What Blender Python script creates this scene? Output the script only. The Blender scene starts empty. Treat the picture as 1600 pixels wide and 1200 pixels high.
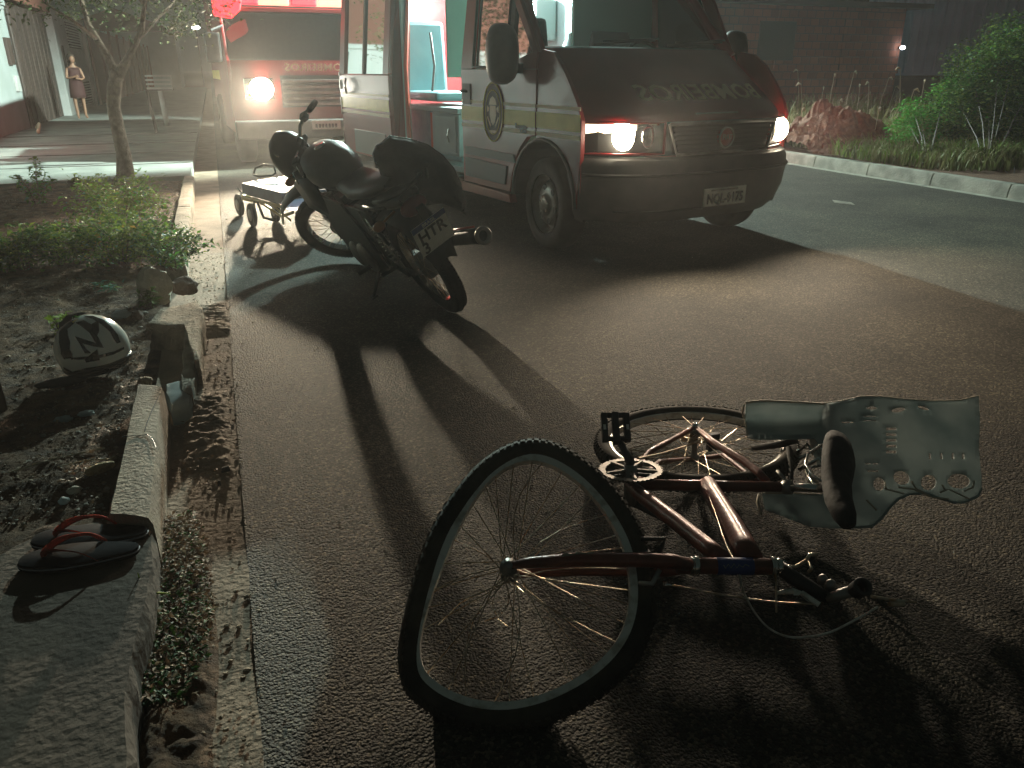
import bpy, math, random
from mathutils import Vector, Matrix, noise
random.seed(7)
R=math.radians
scene=bpy.context.scene
col=scene.collection
# ---------------------------------------------------------------- camera, world, lights, exposure
CAM_H=1.27; FOC=1200.0
_pitch=math.atan(492/1200.0); _yaw=math.atan2(472,math.hypot(1200,492))
cd=bpy.data.cameras.new('camera'); cam=bpy.data.objects.new('camera',cd); col.objects.link(cam)
cam.location=(0,0,CAM_H); cam.rotation_euler=(math.pi/2-_pitch,0,-_yaw)
cd.sensor_width=36; cd.lens=27.0; cd.clip_start=0.05; cd.clip_end=2000
scene.camera=cam
FWD=Vector((math.sin(_yaw)*math.cos(_pitch),math.cos(_yaw)*math.cos(_pitch),-math.sin(_pitch)))
RGT=Vector((math.cos(_yaw),-math.sin(_yaw),0)); UPV=RGT.cross(FWD)
CP=Vector((0,0,CAM_H))
def ray(px,py): return FWD*FOC+RGT*(px-800)-UPV*(py-600)
def gp(px,py,z=0.0):
    d=ray(px,py); return CP+d*((z-CAM_H)/d.z)
def yp(px,py,Y):
    d=ray(px,py); return CP+d*(Y/d.y)
def planept(px,py,o,n):
    d=ray(px,py); return CP+d*((o-CP).dot(n)/d.dot(n))

w=bpy.data.worlds.new('World'); scene.world=w; w.use_nodes=True
nt=w.node_tree; bg=nt.nodes['Background']
sky=nt.nodes.new('ShaderNodeTexSky'); sky.sky_type='NISHITA'; sky.sun_disc=False
sky.sun_elevation=R(-6); sky.sun_rotation=R(200)
mixn=nt.nodes.new('ShaderNodeMixRGB'); mixn.blend_type='ADD'; mixn.inputs[0].default_value=1
nt.links.new(sky.outputs[0],mixn.inputs[1]); mixn.inputs[2].default_value=(0.0135,0.0195,0.0168,1)
nt.links.new(mixn.outputs[0],bg.inputs[0]); bg.inputs[1].default_value=0.8

def lamp(name,kind,loc,color,energy,target=None,**kw):
    ld=bpy.data.lights.new(name,kind); ld.color=color; ld.energy=energy
    for k,v in kw.items(): setattr(ld,k,v)
    o=bpy.data.objects.new(name,ld); col.objects.link(o); o.location=loc
    if target is not None:
        o.rotation_euler=(Vector(target)-Vector(loc)).to_track_quat('-Z','Y').to_euler()
    return o
VANX,VANY,VANA=3.33,4.78,R(10.7)
VM=Matrix.Translation((VANX,VANY,0))@Matrix.Rotation(VANA,4,'Z')
def V(x,y,z): return VM@Vector((x,y,z))
# street lamp up the road (cool white), behind both vehicles
lamp('street_light','SPOT',(4.95,20,6.2),(0.76,1.0,0.90),13500,target=(6.9,8.6,0),spot_size=R(68),spot_blend=0.65,shadow_soft_size=0.12)
lamp('side_street_light','SPOT',(6.6,12.0,6.2),(0.78,1.0,0.90),17000,target=(-3.2,16,0),spot_size=R(64),spot_blend=.35,shadow_soft_size=.08)
# truck low beams
lamp('truck_beam','SPOT',(0.57,11.45,0.98),(1.0,0.84,0.60),2500,target=(-1.1,0,0.3),spot_size=R(48),spot_blend=0.9,shadow_soft_size=0.05)
lamp('truck_beam_two','SPOT',(2.15,11.45,0.98),(1.0,0.85,0.62),8,target=(3.2,0,0.3),spot_size=R(36),spot_blend=0.9,shadow_soft_size=0.05)
# van low beams
lamp('van_beam','SPOT',V(-.72,-.03,.9),(1.0,0.83,0.62),150,target=V(-1.2,-6,-.6),spot_size=R(130),spot_blend=0.8,shadow_soft_size=0.06)
lamp('van_beam_two','SPOT',V(.72,-.03,.9),(1.0,0.83,0.62),150,target=V(.2,-6,-.6),spot_size=R(130),spot_blend=0.8,shadow_soft_size=0.06)
# ambulance interior ceiling lamp
lamp('cabin_light','POINT',V(.25,3.68,2.0),(0.70,1.0,0.93),850,shadow_soft_size=.05)
# red beacon on the ambulance roof
lamp('roof_beacon','SPOT',V(.72,2.2,2.66),(1.0,0.05,0.04),480,target=(14,20,1.2),spot_size=R(75),spot_blend=.5,shadow_soft_size=.08)
lamp('roof_beacon_soft','POINT',V(.45,3.4,2.8),(1.0,0.03,0.04),14,shadow_soft_size=.08)
lamp('truck_beacon','SPOT',(.15,12.0,2.45),(1.0,0.04,0.08),260,target=(-3.0,13.5,3.0),spot_size=R(120),spot_blend=.6,shadow_soft_size=.08)

scene.view_settings.view_transform='Standard'; scene.view_settings.look='None'
scene.view_settings.exposure=0.42; scene.view_settings.gamma=1.0
scene.cycles.use_denoising=True
scene.cycles.max_bounces=6; scene.cycles.transparent_max_bounces=12; scene.cycles.volume_bounces=0
scene.cycles.sample_clamp_indirect=3.0

# ---------------------------------------------------------------- materials
def _n(nt,t,**kw):
    n=nt.nodes.new(t)
    for k,v in kw.items(): setattr(n,k,v)
    return n
def mat(name,c,rough=0.6,metal=0.0,c2=None,scale=8.0,bump=0.0,bscale=None,detail=6,emit=None,estr=0,coat=0,contrast=(0.35,0.65),rvar=0.0,bdist=0.02,spec=None):
    m=bpy.data.materials.new(name); m.use_nodes=True; nt=m.node_tree; b=nt.nodes['Principled BSDF']
    b.inputs['Base Color'].default_value=(*c,1); b.inputs['Roughness'].default_value=rough; b.inputs['Metallic'].default_value=metal
    if coat: b.inputs['Coat Weight'].default_value=coat; b.inputs['Coat Roughness'].default_value=.12
    if spec is not None: b.inputs['Specular IOR Level'].default_value=spec
    if emit: b.inputs['Emission Color'].default_value=(*emit,1); b.inputs['Emission Strength'].default_value=estr
    tc=_n(nt,'ShaderNodeTexCoord')
    if c2 or rvar:
        no=_n(nt,'ShaderNodeTexNoise'); no.inputs['Scale'].default_value=scale; no.inputs['Detail'].default_value=detail
        nt.links.new(tc.outputs['Object'],no.inputs['Vector'])
        if c2:
            r=_n(nt,'ShaderNodeValToRGB'); r.color_ramp.elements[0].position=contrast[0]; r.color_ramp.elements[1].position=contrast[1]
            r.color_ramp.elements[0].color=(*c,1); r.color_ramp.elements[1].color=(*c2,1)
            nt.links.new(no.outputs['Fac'],r.inputs[0]); nt.links.new(r.outputs[0],b.inputs['Base Color'])
        if rvar:
            mr=_n(nt,'ShaderNodeMapRange'); mr.inputs[3].default_value=max(.02,rough-rvar); mr.inputs[4].default_value=min(1,rough+rvar)
            nt.links.new(no.outputs['Fac'],mr.inputs[0]); nt.links.new(mr.outputs[0],b.inputs['Roughness'])
    if bump:
        n2=_n(nt,'ShaderNodeTexNoise'); n2.inputs['Scale'].default_value=bscale or scale*4; n2.inputs['Detail'].default_value=5
        nt.links.new(tc.outputs['Object'],n2.inputs['Vector'])
        bp=_n(nt,'ShaderNodeBump'); bp.inputs['Strength'].default_value=bump; bp.inputs['Distance'].default_value=bdist
        nt.links.new(n2.outputs['Fac'],bp.inputs['Height']); nt.links.new(bp.outputs[0],b.inputs['Normal'])
    return m
def asphalt_mat():
    m=bpy.data.materials.new('asphalt'); m.use_nodes=True; nt=m.node_tree; b=nt.nodes['Principled BSDF']
    tc=_n(nt,'ShaderNodeTexCoord')
    v=_n(nt,'ShaderNodeTexVoronoi'); v.inputs['Scale'].default_value=125; v.inputs['Randomness'].default_value=1
    v2=_n(nt,'ShaderNodeTexVoronoi'); v2.inputs['Scale'].default_value=210
    n=_n(nt,'ShaderNodeTexNoise'); n.inputs['Scale'].default_value=1.1; n.inputs['Detail'].default_value=8; n.inputs['Roughness'].default_value=.65
    n3=_n(nt,'ShaderNodeTexNoise'); n3.inputs['Scale'].default_value=55; n3.inputs['Detail'].default_value=6; n3.inputs['Roughness'].default_value=.75
    for q in (v,v2,n,n3): nt.links.new(tc.outputs['Object'],q.inputs['Vector'])
    r=_n(nt,'ShaderNodeValToRGB'); e=r.color_ramp.elements
    e[0].position=.3; e[0].color=(.036,.034,.030,1); e[1].position=.72; e[1].color=(.100,.093,.075,1)
    nt.links.new(n.outputs['Fac'],r.inputs[0])
    n4=_n(nt,'ShaderNodeTexNoise'); n4.inputs['Scale'].default_value=.35; n4.inputs['Detail'].default_value=5; nt.links.new(tc.outputs['Object'],n4.inputs['Vector'])
    r4=_n(nt,'ShaderNodeValToRGB'); r4.color_ramp.elements[0].position=.38; r4.color_ramp.elements[0].color=(.62,.62,.62,1); r4.color_ramp.elements[1].position=.6; r4.color_ramp.elements[1].color=(1.15,1.12,1.05,1); nt.links.new(n4.outputs['Fac'],r4.inputs[0])
    mq=_n(nt,'ShaderNodeMixRGB',blend_type='MULTIPLY'); mq.inputs[0].default_value=1; nt.links.new(r.outputs[0],mq.inputs[1]); nt.links.new(r4.outputs[0],mq.inputs[2])
    # stone tint, one shade per chip
    r2=_n(nt,'ShaderNodeValToRGB'); ee=r2.color_ramp.elements; ee[0].position=.05; ee[0].color=(.45,.45,.45,1); ee[1].position=.95; ee[1].color=(2.6,2.4,2.1,1); k=ee.new(.75); k.color=(1.05,1.02,.98,1)
    sep=_n(nt,'ShaderNodeSeparateColor'); nt.links.new(v.outputs['Color'],sep.inputs[0]); nt.links.new(sep.outputs[0],r2.inputs[0])
    mx=_n(nt,'ShaderNodeMixRGB',blend_type='MULTIPLY'); mx.inputs[0].default_value=.85
    nt.links.new(mq.outputs[0],mx.inputs[1]); nt.links.new(r2.outputs[0],mx.inputs[2]); nt.links.new(mx.outputs[0],b.inputs['Base Color'])
    b.inputs['Roughness'].default_value=.8; b.inputs['Specular IOR Level'].default_value=.35
    s1=_n(nt,'ShaderNodeMath',operation='MULTIPLY_ADD'); s1.inputs[1].default_value=-1.0; nt.links.new(v.outputs['Distance'],s1.inputs[0])
    sc=_n(nt,'ShaderNodeMath',operation='MULTIPLY'); sc.inputs[1].default_value=.9; nt.links.new(sep.outputs[1],sc.inputs[0]); nt.links.new(sc.outputs[0],s1.inputs[2])
    s2=_n(nt,'ShaderNodeMath',operation='MULTIPLY_ADD'); s2.inputs[1].default_value=-.5; nt.links.new(v2.outputs['Distance'],s2.inputs[0]); nt.links.new(s1.outputs[0],s2.inputs[2])
    s3=_n(nt,'ShaderNodeMath',operation='MULTIPLY_ADD'); s3.inputs[1].default_value=.4; nt.links.new(n3.outputs['Fac'],s3.inputs[0]); nt.links.new(s2.outputs[0],s3.inputs[2])
    bp=_n(nt,'ShaderNodeBump'); bp.inputs['Strength'].default_value=1.0; bp.inputs['Distance'].default_value=.0052
    nt.links.new(s3.outputs[0],bp.inputs['Height']); nt.links.new(bp.outputs[0],b.inputs['Normal'])
    return m
def soil_mat(name,c,c2,bump=1.0,s=14):
    m=mat(name,c,.95,0,c2,s,0); nt=m.node_tree; b=nt.nodes['Principled BSDF']
    tc=_n(nt,'ShaderNodeTexCoord')
    n=_n(nt,'ShaderNodeTexNoise'); n.inputs['Scale'].default_value=30; n.inputs['Detail'].default_value=9; n.inputs['Roughness'].default_value=.7
    nt.links.new(tc.outputs['Object'],n.inputs['Vector'])
    bp=_n(nt,'ShaderNodeBump'); bp.inputs['Strength'].default_value=bump; bp.inputs['Distance'].default_value=.03
    nt.links.new(n.outputs['Fac'],bp.inputs['Height']); nt.links.new(bp.outputs[0],b.inputs['Normal'])
    return m
def glass_mat(name,tint=(1,1,1),refl=1.0):
    m=bpy.data.materials.new(name); m.use_nodes=True; nt=m.node_tree; nt.nodes.clear()
    o=_n(nt,'ShaderNodeOutputMaterial'); mx=_n(nt,'ShaderNodeMixShader'); t=_n(nt,'ShaderNodeBsdfTransparent'); g=_n(nt,'ShaderNodeBsdfGlossy')
    t.inputs[0].default_value=(*tint,1); g.inputs['Roughness'].default_value=.04
    f=_n(nt,'ShaderNodeFresnel'); f.inputs[0].default_value=1.5
    mm=_n(nt,'ShaderNodeMath',operation='MULTIPLY'); mm.inputs[1].default_value=refl; nt.links.new(f.outputs[0],mm.inputs[0])
    nt.links.new(mm.outputs[0],mx.inputs[0]); nt.links.new(t.outputs[0],mx.inputs[1]); nt.links.new(g.outputs[0],mx.inputs[2]); nt.links.new(mx.outputs[0],o.inputs[0])
    return m
def leaf_mat(name,c,c2,sc=3,trans=.25):
    m=mat(name,c,.6,0,c2,sc,spec=.25); nt=m.node_tree; b=nt.nodes['Principled BSDF']; o=nt.nodes['Material Output']
    tr=_n(nt,'ShaderNodeBsdfTranslucent'); mx=_n(nt,'ShaderNodeMixShader'); mx.inputs[0].default_value=trans
    src=b.inputs['Base Color'].links[0].from_socket
    nt.links.new(src,tr.inputs[0]); nt.links.new(b.outputs[0],mx.inputs[1]); nt.links.new(tr.outputs[0],mx.inputs[2]); nt.links.new(mx.outputs[0],o.inputs[0])
    return m
M={}
M['asphalt']=asphalt_mat()
M['gutter']=mat('gutter_concrete',(.17,.125,.085),.9,0,(.28,.21,.15),5,1.0,60,bdist=.006)
M['soil']=soil_mat('red_soil',(.060,.033,.018),(.20,.115,.062))
M['verge']=soil_mat('verge_soil',(.09,.045,.028),(.17,.085,.05))
M['pave']=mat('pavement_concrete',(.20,.21,.19),.85,0,(.30,.31,.28),2.5,.5,50,bdist=.004)
M['slab']=mat('slab_concrete',(.048,.037,.027),.9,0,(.095,.074,.054),3,.8,45,bdist=.006)
M['kerb']=mat('kerb_concrete',(.21,.18,.14),.9,0,(.36,.31,.24),9,1.0,70,bdist=.008)
M['kerb_far']=mat('far_kerb_concrete',(.2,.2,.17),.9,0,(.36,.35,.3),6,.8,50,bdist=.01)
M['paint']=mat('worn_paint',(.3,.28,.22),.8,0,(.12,.11,.10),14)
M['red']=mat('red_vehicle_paint',(.20,.008,.010),.32,0,(.16,.007,.009),3,coat=.6,rvar=.06)
M['red_truck']=mat('red_truck_paint',(.24,.012,.012),.35,0,(.2,.01,.01),3,coat=.5)
M['gold']=mat('gold_stripe',(.80,.68,.16),.4,0,(.66,.56,.12),5)
M['cream']=mat('cream_stripe',(.78,.66,.46),.45)
M['black']=mat('black_plastic',(.018,.018,.018),.5,0,(.028,.027,.026),20,.2,120,bdist=.002)
M['darkgrey']=mat('dark_grey_plastic',(.035,.035,.036),.55,0,(.055,.053,.05),8,.25,150,bdist=.002)
M['grey_panel']=mat('grey_door_panel',(.10,.105,.11),.4)
M['rubber']=mat('rubber',(.016,.015,.014),.75,0,(.035,.03,.026),12,.4,90,bdist=.003)
M['tyre']=mat('dusty_tyre',(.030,.025,.020),.85,0,(.085,.070,.052),9,.4,90,bdist=.003)
M['steel']=mat('wheel_steel',(.35,.34,.32),.4,.6,(.22,.2,.18),10)
M['chrome']=mat('chrome',(.75,.75,.72),.18,1,(.55,.54,.5),20,rvar=.08)
M['alu']=mat('scratched_aluminium',(.82,.80,.74),.42,.3,(.36,.30,.22),30,.3,80,bdist=.002,contrast=(.5,.75))
M['spoke']=mat('spoke_steel',(.62,.55,.45),.3,.9,(.4,.25,.14),40)
M['bike']=mat('worn_red_bike_paint',(.24,.070,.045),.38,.2,(.11,.04,.03),16,.5,70,bdist=.003,coat=.15,rvar=.15)
M['bikebare']=mat('bare_scraped_metal',(.45,.40,.33),.4,.8,(.25,.2,.15),40)
M['shell']=leaf_mat('grey_green_plastic',(.52,.58,.58),(.34,.41,.42),7,.45)
M['shell_edge']=mat('pale_worn_plastic_edge',(.5,.45,.36),.6)
M['interior']=mat('interior_white',(.27,.31,.31),.5,0,(.22,.26,.26),4)
M['teal_seat']=mat('pale_blue_vinyl',(.13,.25,.27),.4,0,(.10,.21,.23),6)
M['glass']=glass_mat('window_glass',(.55,.6,.6))
M['ws']=glass_mat('windshield_glass',(.8,.86,.84),1.3)
M['lensglass']=glass_mat('lens_glass',(.95,.95,.95),.8)
M['mattress']=mat('stretcher_cover',(.20,.23,.28),.6,0,(.15,.18,.24),10,.3,20)
M['mattress_side']=mat('stretcher_blue_vinyl',(.10,.14,.22),.5,0,(.08,.11,.18),10)
M['yellow_frame']=mat('stretcher_frame_metal',(.45,.38,.18),.35,.4)
M['white_plate']=mat('plate_white',(.85,.85,.76),.5,0,(.7,.7,.62),20)
M['plate_blue']=mat('plate_blue',(.03,.06,.22),.5)
M['plate_text']=mat('plate_letters',(.02,.02,.02),.5)
M['brick']=mat('dark_brick',(.20,.075,.05),.9)
M['wall']=mat('painted_wall',(.42,.46,.45),.8,0,(.36,.40,.38),1.5,.2,30)
M['gate_white']=mat('white_gate_paint',(.6,.6,.58),.5,0,(.5,.5,.48),3)
M['garage']=mat('dark_gate',(.055,.04,.035),.6,0,(.08,.055,.045),2)
M['bark']=mat('bark',(.11,.075,.05),.9,0,(.2,.14,.1),22,1,60)
M['leaf']=leaf_mat('leaves_green',(.07,.15,.02),(.20,.26,.05),5,.4)
M['leaf_bright']=leaf_mat('leaves_bright_green',(.05,.25,.035),(.13,.40,.06),3,.4)
M['leaf_dark']=leaf_mat('leaves_dark_green',(.028,.075,.018),(.07,.13,.03))
M['leaf_tree']=leaf_mat('tree_leaves',(.06,.08,.03),(.14,.15,.06))
M['leaf_lime']=leaf_mat('lime_leaves',(.22,.33,.03),(.34,.42,.06),30)
M['leaf_teal']=leaf_mat('bluish_leaves',(.10,.22,.17),(.16,.3,.2),30)
M['leaf_orange']=leaf_mat('yellowed_leaves',(.30,.20,.03),(.42,.24,.05),30)
M['dry']=leaf_mat('dry_leaves',(.14,.085,.05),(.30,.21,.13),40)
M['grass']=leaf_mat('verge_grass',(.09,.12,.03),(.22,.20,.09),4)
M['seed']=leaf_mat('seed_heads',(.34,.29,.2),(.45,.4,.3),20)
M['stone']=mat('stone',(.17,.15,.12),.85,0,(.30,.27,.22),14,.6,50)
M['rock']=mat('pale_rock',(.38,.35,.28),.85,0,(.62,.57,.46),9,.8,30)
M['rock_brown']=mat('brown_rock',(.10,.06,.045),.9,0,(.16,.10,.07),12,.8,30)
M['rubble']=mat('broken_concrete',(.22,.17,.12),.95,0,(.36,.28,.2),16,1,60)
M['flip']=mat('black_sole',(.006,.006,.008),.8,0,(.011,.011,.014),18,.3,80,bdist=.002,spec=.05)
M['flip_edge']=mat('sole_edge',(.25,.25,.27),.5)
M['strap']=mat('red_strap',(.42,.055,.03),.4)
M['skin']=mat('skin',(.30,.16,.10),.55)
M['hair']=mat('dark_hair',(.02,.014,.01),.5)
M['dress']=mat('dark_red_dress',(.045,.010,.010),.8)
M['corn']=mat('corn_cob',(.42,.32,.16),.8,0,(.3,.21,.1),60,.6,90)
M['wood']=mat('weathered_post',(.14,.1,.07),.85)
M['cloth']=mat('black_bag_cloth',(.020,.020,.021),.8,0,(.03,.029,.028),9,.5,14,bdist=.02)
M['warehouse']=mat('blue_metal_cladding',(.30,.46,.62),.5,.1,(.24,.38,.52),1.2)
M['teal_paint']=mat('pale_green_partition',(.20,.31,.26),.5)
def emis(name,c,s): return mat(name,(.1,.1,.1),.4,0,emit=c,estr=s)
M['hl']=emis('headlamp_lit',(1,.86,.62),38)
M['hl_soft']=emis('headlamp_inner_lit',(1,.82,.58),1.5)
M['hl_dim']=emis('headlamp_reflector_lit',(1,.78,.48),3.2)
M['hl_truck']=emis('truck_headlamp_lit',(1,.95,.82),90)
M['beacon']=emis('red_beacon_lit',(1,.008,.018),4.5)
M['beacon_hot']=emis('red_beacon_core_lit',(1,.10,.06),7)
M['redlit']=emis('red_lamp_lit',(1,.05,.04),12)
M['whitelit']=emis('white_lamp_lit',(.9,.95,1),25)
M['taillight']=mat('tail_lens',(.18,.02,.02),.3)
M['amber']=mat('indicator_lens',(.35,.12,.02),.3)

# ---------------------------------------------------------------- mesh helpers
class MB:
    def __init__(s): s.v=[]; s.f=[]
    def add(s,vs,fs):
        o=len(s.v); s.v+= [Vector(q) for q in vs]; s.f+=[tuple(i+o for i in f) for f in fs]; return s
    def box(s,x0,x1,y0,y1,z0,z1,m=None):
        vs=[Vector((x,y,z)) for z in (z0,z1) for y in (y0,y1) for x in (x0,x1)]
        if m is not None: vs=[m@q for q in vs]
        return s.add(vs,[(0,2,3,1),(4,5,7,6),(0,1,5,4),(2,6,7,3),(0,4,6,2),(1,3,7,5)])
    def tube(s,pts,r,n=8,cap=True,closed=False):
        pts=[Vector(p) for p in pts]; k=len(pts); rs=r if isinstance(r,(list,tuple)) else [r]*k
        rings=[]; prev=None
        for i,p in enumerate(pts):
            if closed: t=(pts[(i+1)%k]-pts[i-1])
            else: t=(pts[min(i+1,k-1)]-pts[max(i-1,0)])
            t.normalize()
            if prev is None:
                a=Vector((0,0,1)) if abs(t.z)<.9 else Vector((1,0,0)); u=t.cross(a).normalized()
            else: u=(prev-t*prev.dot(t)).normalized()
            prev=u; v=t.cross(u)
            rings.append([p+(u*math.cos(2*math.pi*j/n)+v*math.sin(2*math.pi*j/n))*rs[i] for j in range(n)])
        vs=[q for g in rings for q in g]; fs=[]
        m=k if closed else k-1
        for i in range(m):
            a=i*n; b=((i+1)%k)*n
            for j in range(n): fs.append((a+j,a+(j+1)%n,b+(j+1)%n,b+j))
        if cap and not closed: fs.append(tuple(range(n))[::-1]); fs.append(tuple((k-1)*n+j for j in range(n)))
        return s.add(vs,fs)
    def prism(s,poly,f,t0,t1):
        # poly list of 2D; f(a,b,t)->Vector
        n=len(poly); vs=[f(a,b,t0) for a,b in poly]+[f(a,b,t1) for a,b in poly]
        fs=[tuple(range(n))[::-1],tuple(range(n,2*n))]+[(i,(i+1)%n,n+(i+1)%n,n+i) for i in range(n)]
        return s.add(vs,fs)
    def grid(s,rows,closeu=False):
        m=len(rows[0]); vs=[q for r in rows for q in r]; fs=[]
        for i in range(len(rows)-1):
            for j in range(m if closeu else m-1):
                fs.append((i*m+j,i*m+(j+1)%m,(i+1)*m+(j+1)%m,(i+1)*m+j))
        return s.add(vs,fs)
    def lathe(s,prof,c,ax,n=24,cap=False,fr=None):
        # prof: [(radius, offset along axis)]
        c=Vector(c); ax=Vector(ax).normalized(); a=Vector((0,0,1)) if abs(ax.z)<.9 else Vector((1,0,0)); u=ax.cross(a).normalized(); v=ax.cross(u)
        rows=[[c+ax*h+(u*math.cos(2*math.pi*j/n)+v*math.sin(2*math.pi*j/n))*r for j in range(n)] for r,h in prof]
        s.grid(rows,True)
        if cap:
            k=len(s.v); m=len(prof)*n
            s.f.append(tuple(range(k-m,k-m+n))[::-1]); s.f.append(tuple(range(k-n,k)))
        return s
    def ell(s,c,r,n=14,m=9,rot=None,jit=0,seed=0):
        c=Vector(c); rows=[]
        for i in range(m+1):
            ph=math.pi*i/m; row=[]
            for j in range(n):
                th=2*math.pi*j/n; q=Vector((math.sin(ph)*math.cos(th),math.sin(ph)*math.sin(th),math.cos(ph)))
                if jit: q*=1+jit*noise.noise(q*1.7+Vector((seed*3.1,seed,0)))
                q=Vector((q.x*r[0],q.y*r[1],q.z*r[2]))
                if rot is not None: q=rot@q
                row.append(c+q)
            rows.append(row)
        return s.grid(rows,True)
    def leaf(s,p,d,up,l,w,bend=.2):
        # simple 4-vertex creased leaf
        p=Vector(p); d=Vector(d).normalized(); sd=d.cross(Vector(up))
        if sd.length<1e-4: sd=d.cross(Vector((1,0,.1)))
        sd.normalize(); nn=sd.cross(d)
        mid=p+d*l*.45; tip=p+d*l-nn*bend*l
        return s.add([p,mid+sd*w*.5+nn*w*.12,tip,mid-sd*w*.5+nn*w*.12,mid],[(0,4,1),(1,4,2),(2,4,3),(3,4,0)])
    def mesh(s,name,smooth=False):
        me=bpy.data.meshes.new(name); me.from_pydata([tuple(q) for q in s.v],[],s.f); me.validate(); me.update()
        if smooth:
            for p in me.polygons: p.use_smooth=True
        return me
    def build(s,name,m,parent=None,smooth=False,bevel=0,auto=None,sub=0,mats=None):
        me=s.mesh(name,smooth); o=bpy.data.objects.new(name,me); col.objects.link(o)
        me.materials.append(M[m] if isinstance(m,str) else m)
        if parent is not None: o.parent=parent
        if bevel:
            b=o.modifiers.new('bevel','BEVEL'); b.width=bevel; b.segments=2; b.limit_method='ANGLE'; b.angle_limit=R(35)
        if sub:
            b=o.modifiers.new('sub','SUBSURF'); b.levels=sub; b.render_levels=sub
        if auto: 
            for p in me.polygons: p.use_smooth=True
            try: me.set_sharp_from_angle(angle=R(auto))
            except Exception: pass
        return o
def tag(o,label=None,cat=None,group=None,kind=None):
    if label: o['label']=label
    if cat: o['category']=cat
    if group: o['group']=group
    if kind: o['kind']=kind
    return o
def thing(name,label,cat,mtx=None,group=None):
    o=bpy.data.objects.new(name,None); col.objects.link(o); o.empty_display_size=.1
    if mtx is not None: o.matrix_world=mtx
    return tag(o,label,cat,group)
def text_mesh(name,body,size,fn,m,parent,bold=0.0,extr=0.002,sx=1.0,mirror=False,res=2):
    """lettering as real thin geometry; fn(x,y,t) maps text plane to space"""
    cu=bpy.data.curves.new(name,'FONT'); cu.body=body; cu.size=size; cu.align_x='CENTER'; cu.align_y='CENTER'; cu.extrude=extr; cu.offset=bold; cu.resolution_u=res
    t=bpy.data.objects.new('tmp',cu); col.objects.link(t)
    dg=bpy.context.evaluated_depsgraph_get(); me=bpy.data.meshes.new_from_object(t.evaluated_get(dg))
    bpy.data.objects.remove(t); me.name=name
    for v in me.vertices:
        x=v.co.x*sx*(-1 if mirror else 1); v.co=fn(x,v.co.y,v.co.z)
    o=bpy.data.objects.new(name,me); col.objects.link(o); me.materials.clear(); me.materials.append(M[m]); o.parent=parent
    return o
def fbm(x,y,s=1.0,z=0.0): return noise.fractal(Vector((x*s,y*s,z)),1.0,2.0,5)
# ================================================================ SETTING
def sheet(name,x0,x1,y0,y1,nx,ny,zf,m,smooth=True,label=None,kind='structure',xf=None):
    b=MB(); rows=[]
    for i in range(ny+1):
        y=y0+(y1-y0)*i/ny
        rows.append([Vector((x0+(x1-x0)*j/nx,y,zf(x0+(x1-x0)*j/nx,y))) for j in range(nx+1)])
    b.grid(rows); o=b.build(name,m,smooth=smooth); o['kind']=kind
    return o
sheet('ground',-150,250,-30,600,4,4,lambda x,y:-.03,'soil')
sheet('road',-.08,7.66,-6,160,8,60,lambda x,y:0.006*noise.noise(Vector((x*.8,y*.5,0))),'asphalt')
sheet('asphalt_apron',7.66,16,25,160,2,4,lambda x,y:-.006,'asphalt')
sheet('gutter',-.40,-.078,-3,60,6,220,lambda x,y:-.004+.012*fbm(x,y,3.0),'gutter')
sheet('far_gutter',7.655,7.80,-3,60,2,80,lambda x,y:.002,'kerb_far')
# faded paint mark on the far lane
mb=MB(); mb.add([gp(1300,312,.008),gp(1330,316,.008),gp(1336,320,.008),gp(1304,317,.008)],[(0,1,2,3)]); tag(mb.build('road_marking','paint'),kind='structure')
# pavement beyond the bed and the far driveway
def pavez(x,y): return .12+.004*fbm(x,y,.6)
SW0=9.95
b=MB(); rows=[]
for i in range(61):
    y=SW0+(60-SW0)*(i/60)**1.6
    rows.append([Vector((-12+11.62*j/14, y+(.10*(j-14) if i==0 else 0)*.35, pavez(-12+11.62*j/14,y))) for j in range(15)])
b.grid(rows)
b.grid([[Vector((q.x,q.y,.12)) for q in rows[0]],[Vector((q.x,q.y,-.02)) for q in rows[0]]])
b.grid([[Vector((-.38,r[-1].y,.12)) for r in rows],[Vector((-.38,r[-1].y,-.02)) for r in rows]])
tag(b.build('pavement','pave',auto=40),kind='structure')
mb=MB()
for y in (11.4,13.0,14.8,16.9): mb.box(-3.7,-.4,y,y+.012,.112,.1262)
tag(mb.build('pavement_joints','garage'),kind='structure')
# planting bed of soil
def bedz(x,y):
    z=.085+.03*fbm(x,y,1.3)+.018*fbm(x,y,6)+.010*fbm(x,y,17)
    z+=.05*math.exp(-((x+1.2)**2/.5+(y-5.3)**2/.9))
    return z if x<-.44 else min(z,.10)
b=MB(); rows=[]
for i in range(300):
    t=i/299; y=1.9+(9.98-1.9)*t**1.35
    row=[]
    for j in range(150):
        s=j/149; x=-.43-7.0*(1-s)**2.0
        row.append(Vector((x,y,bedz(x,y))))
    rows.append(row)
b.grid(rows); tag(b.build('bed_soil','soil',smooth=True),kind='structure')
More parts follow.
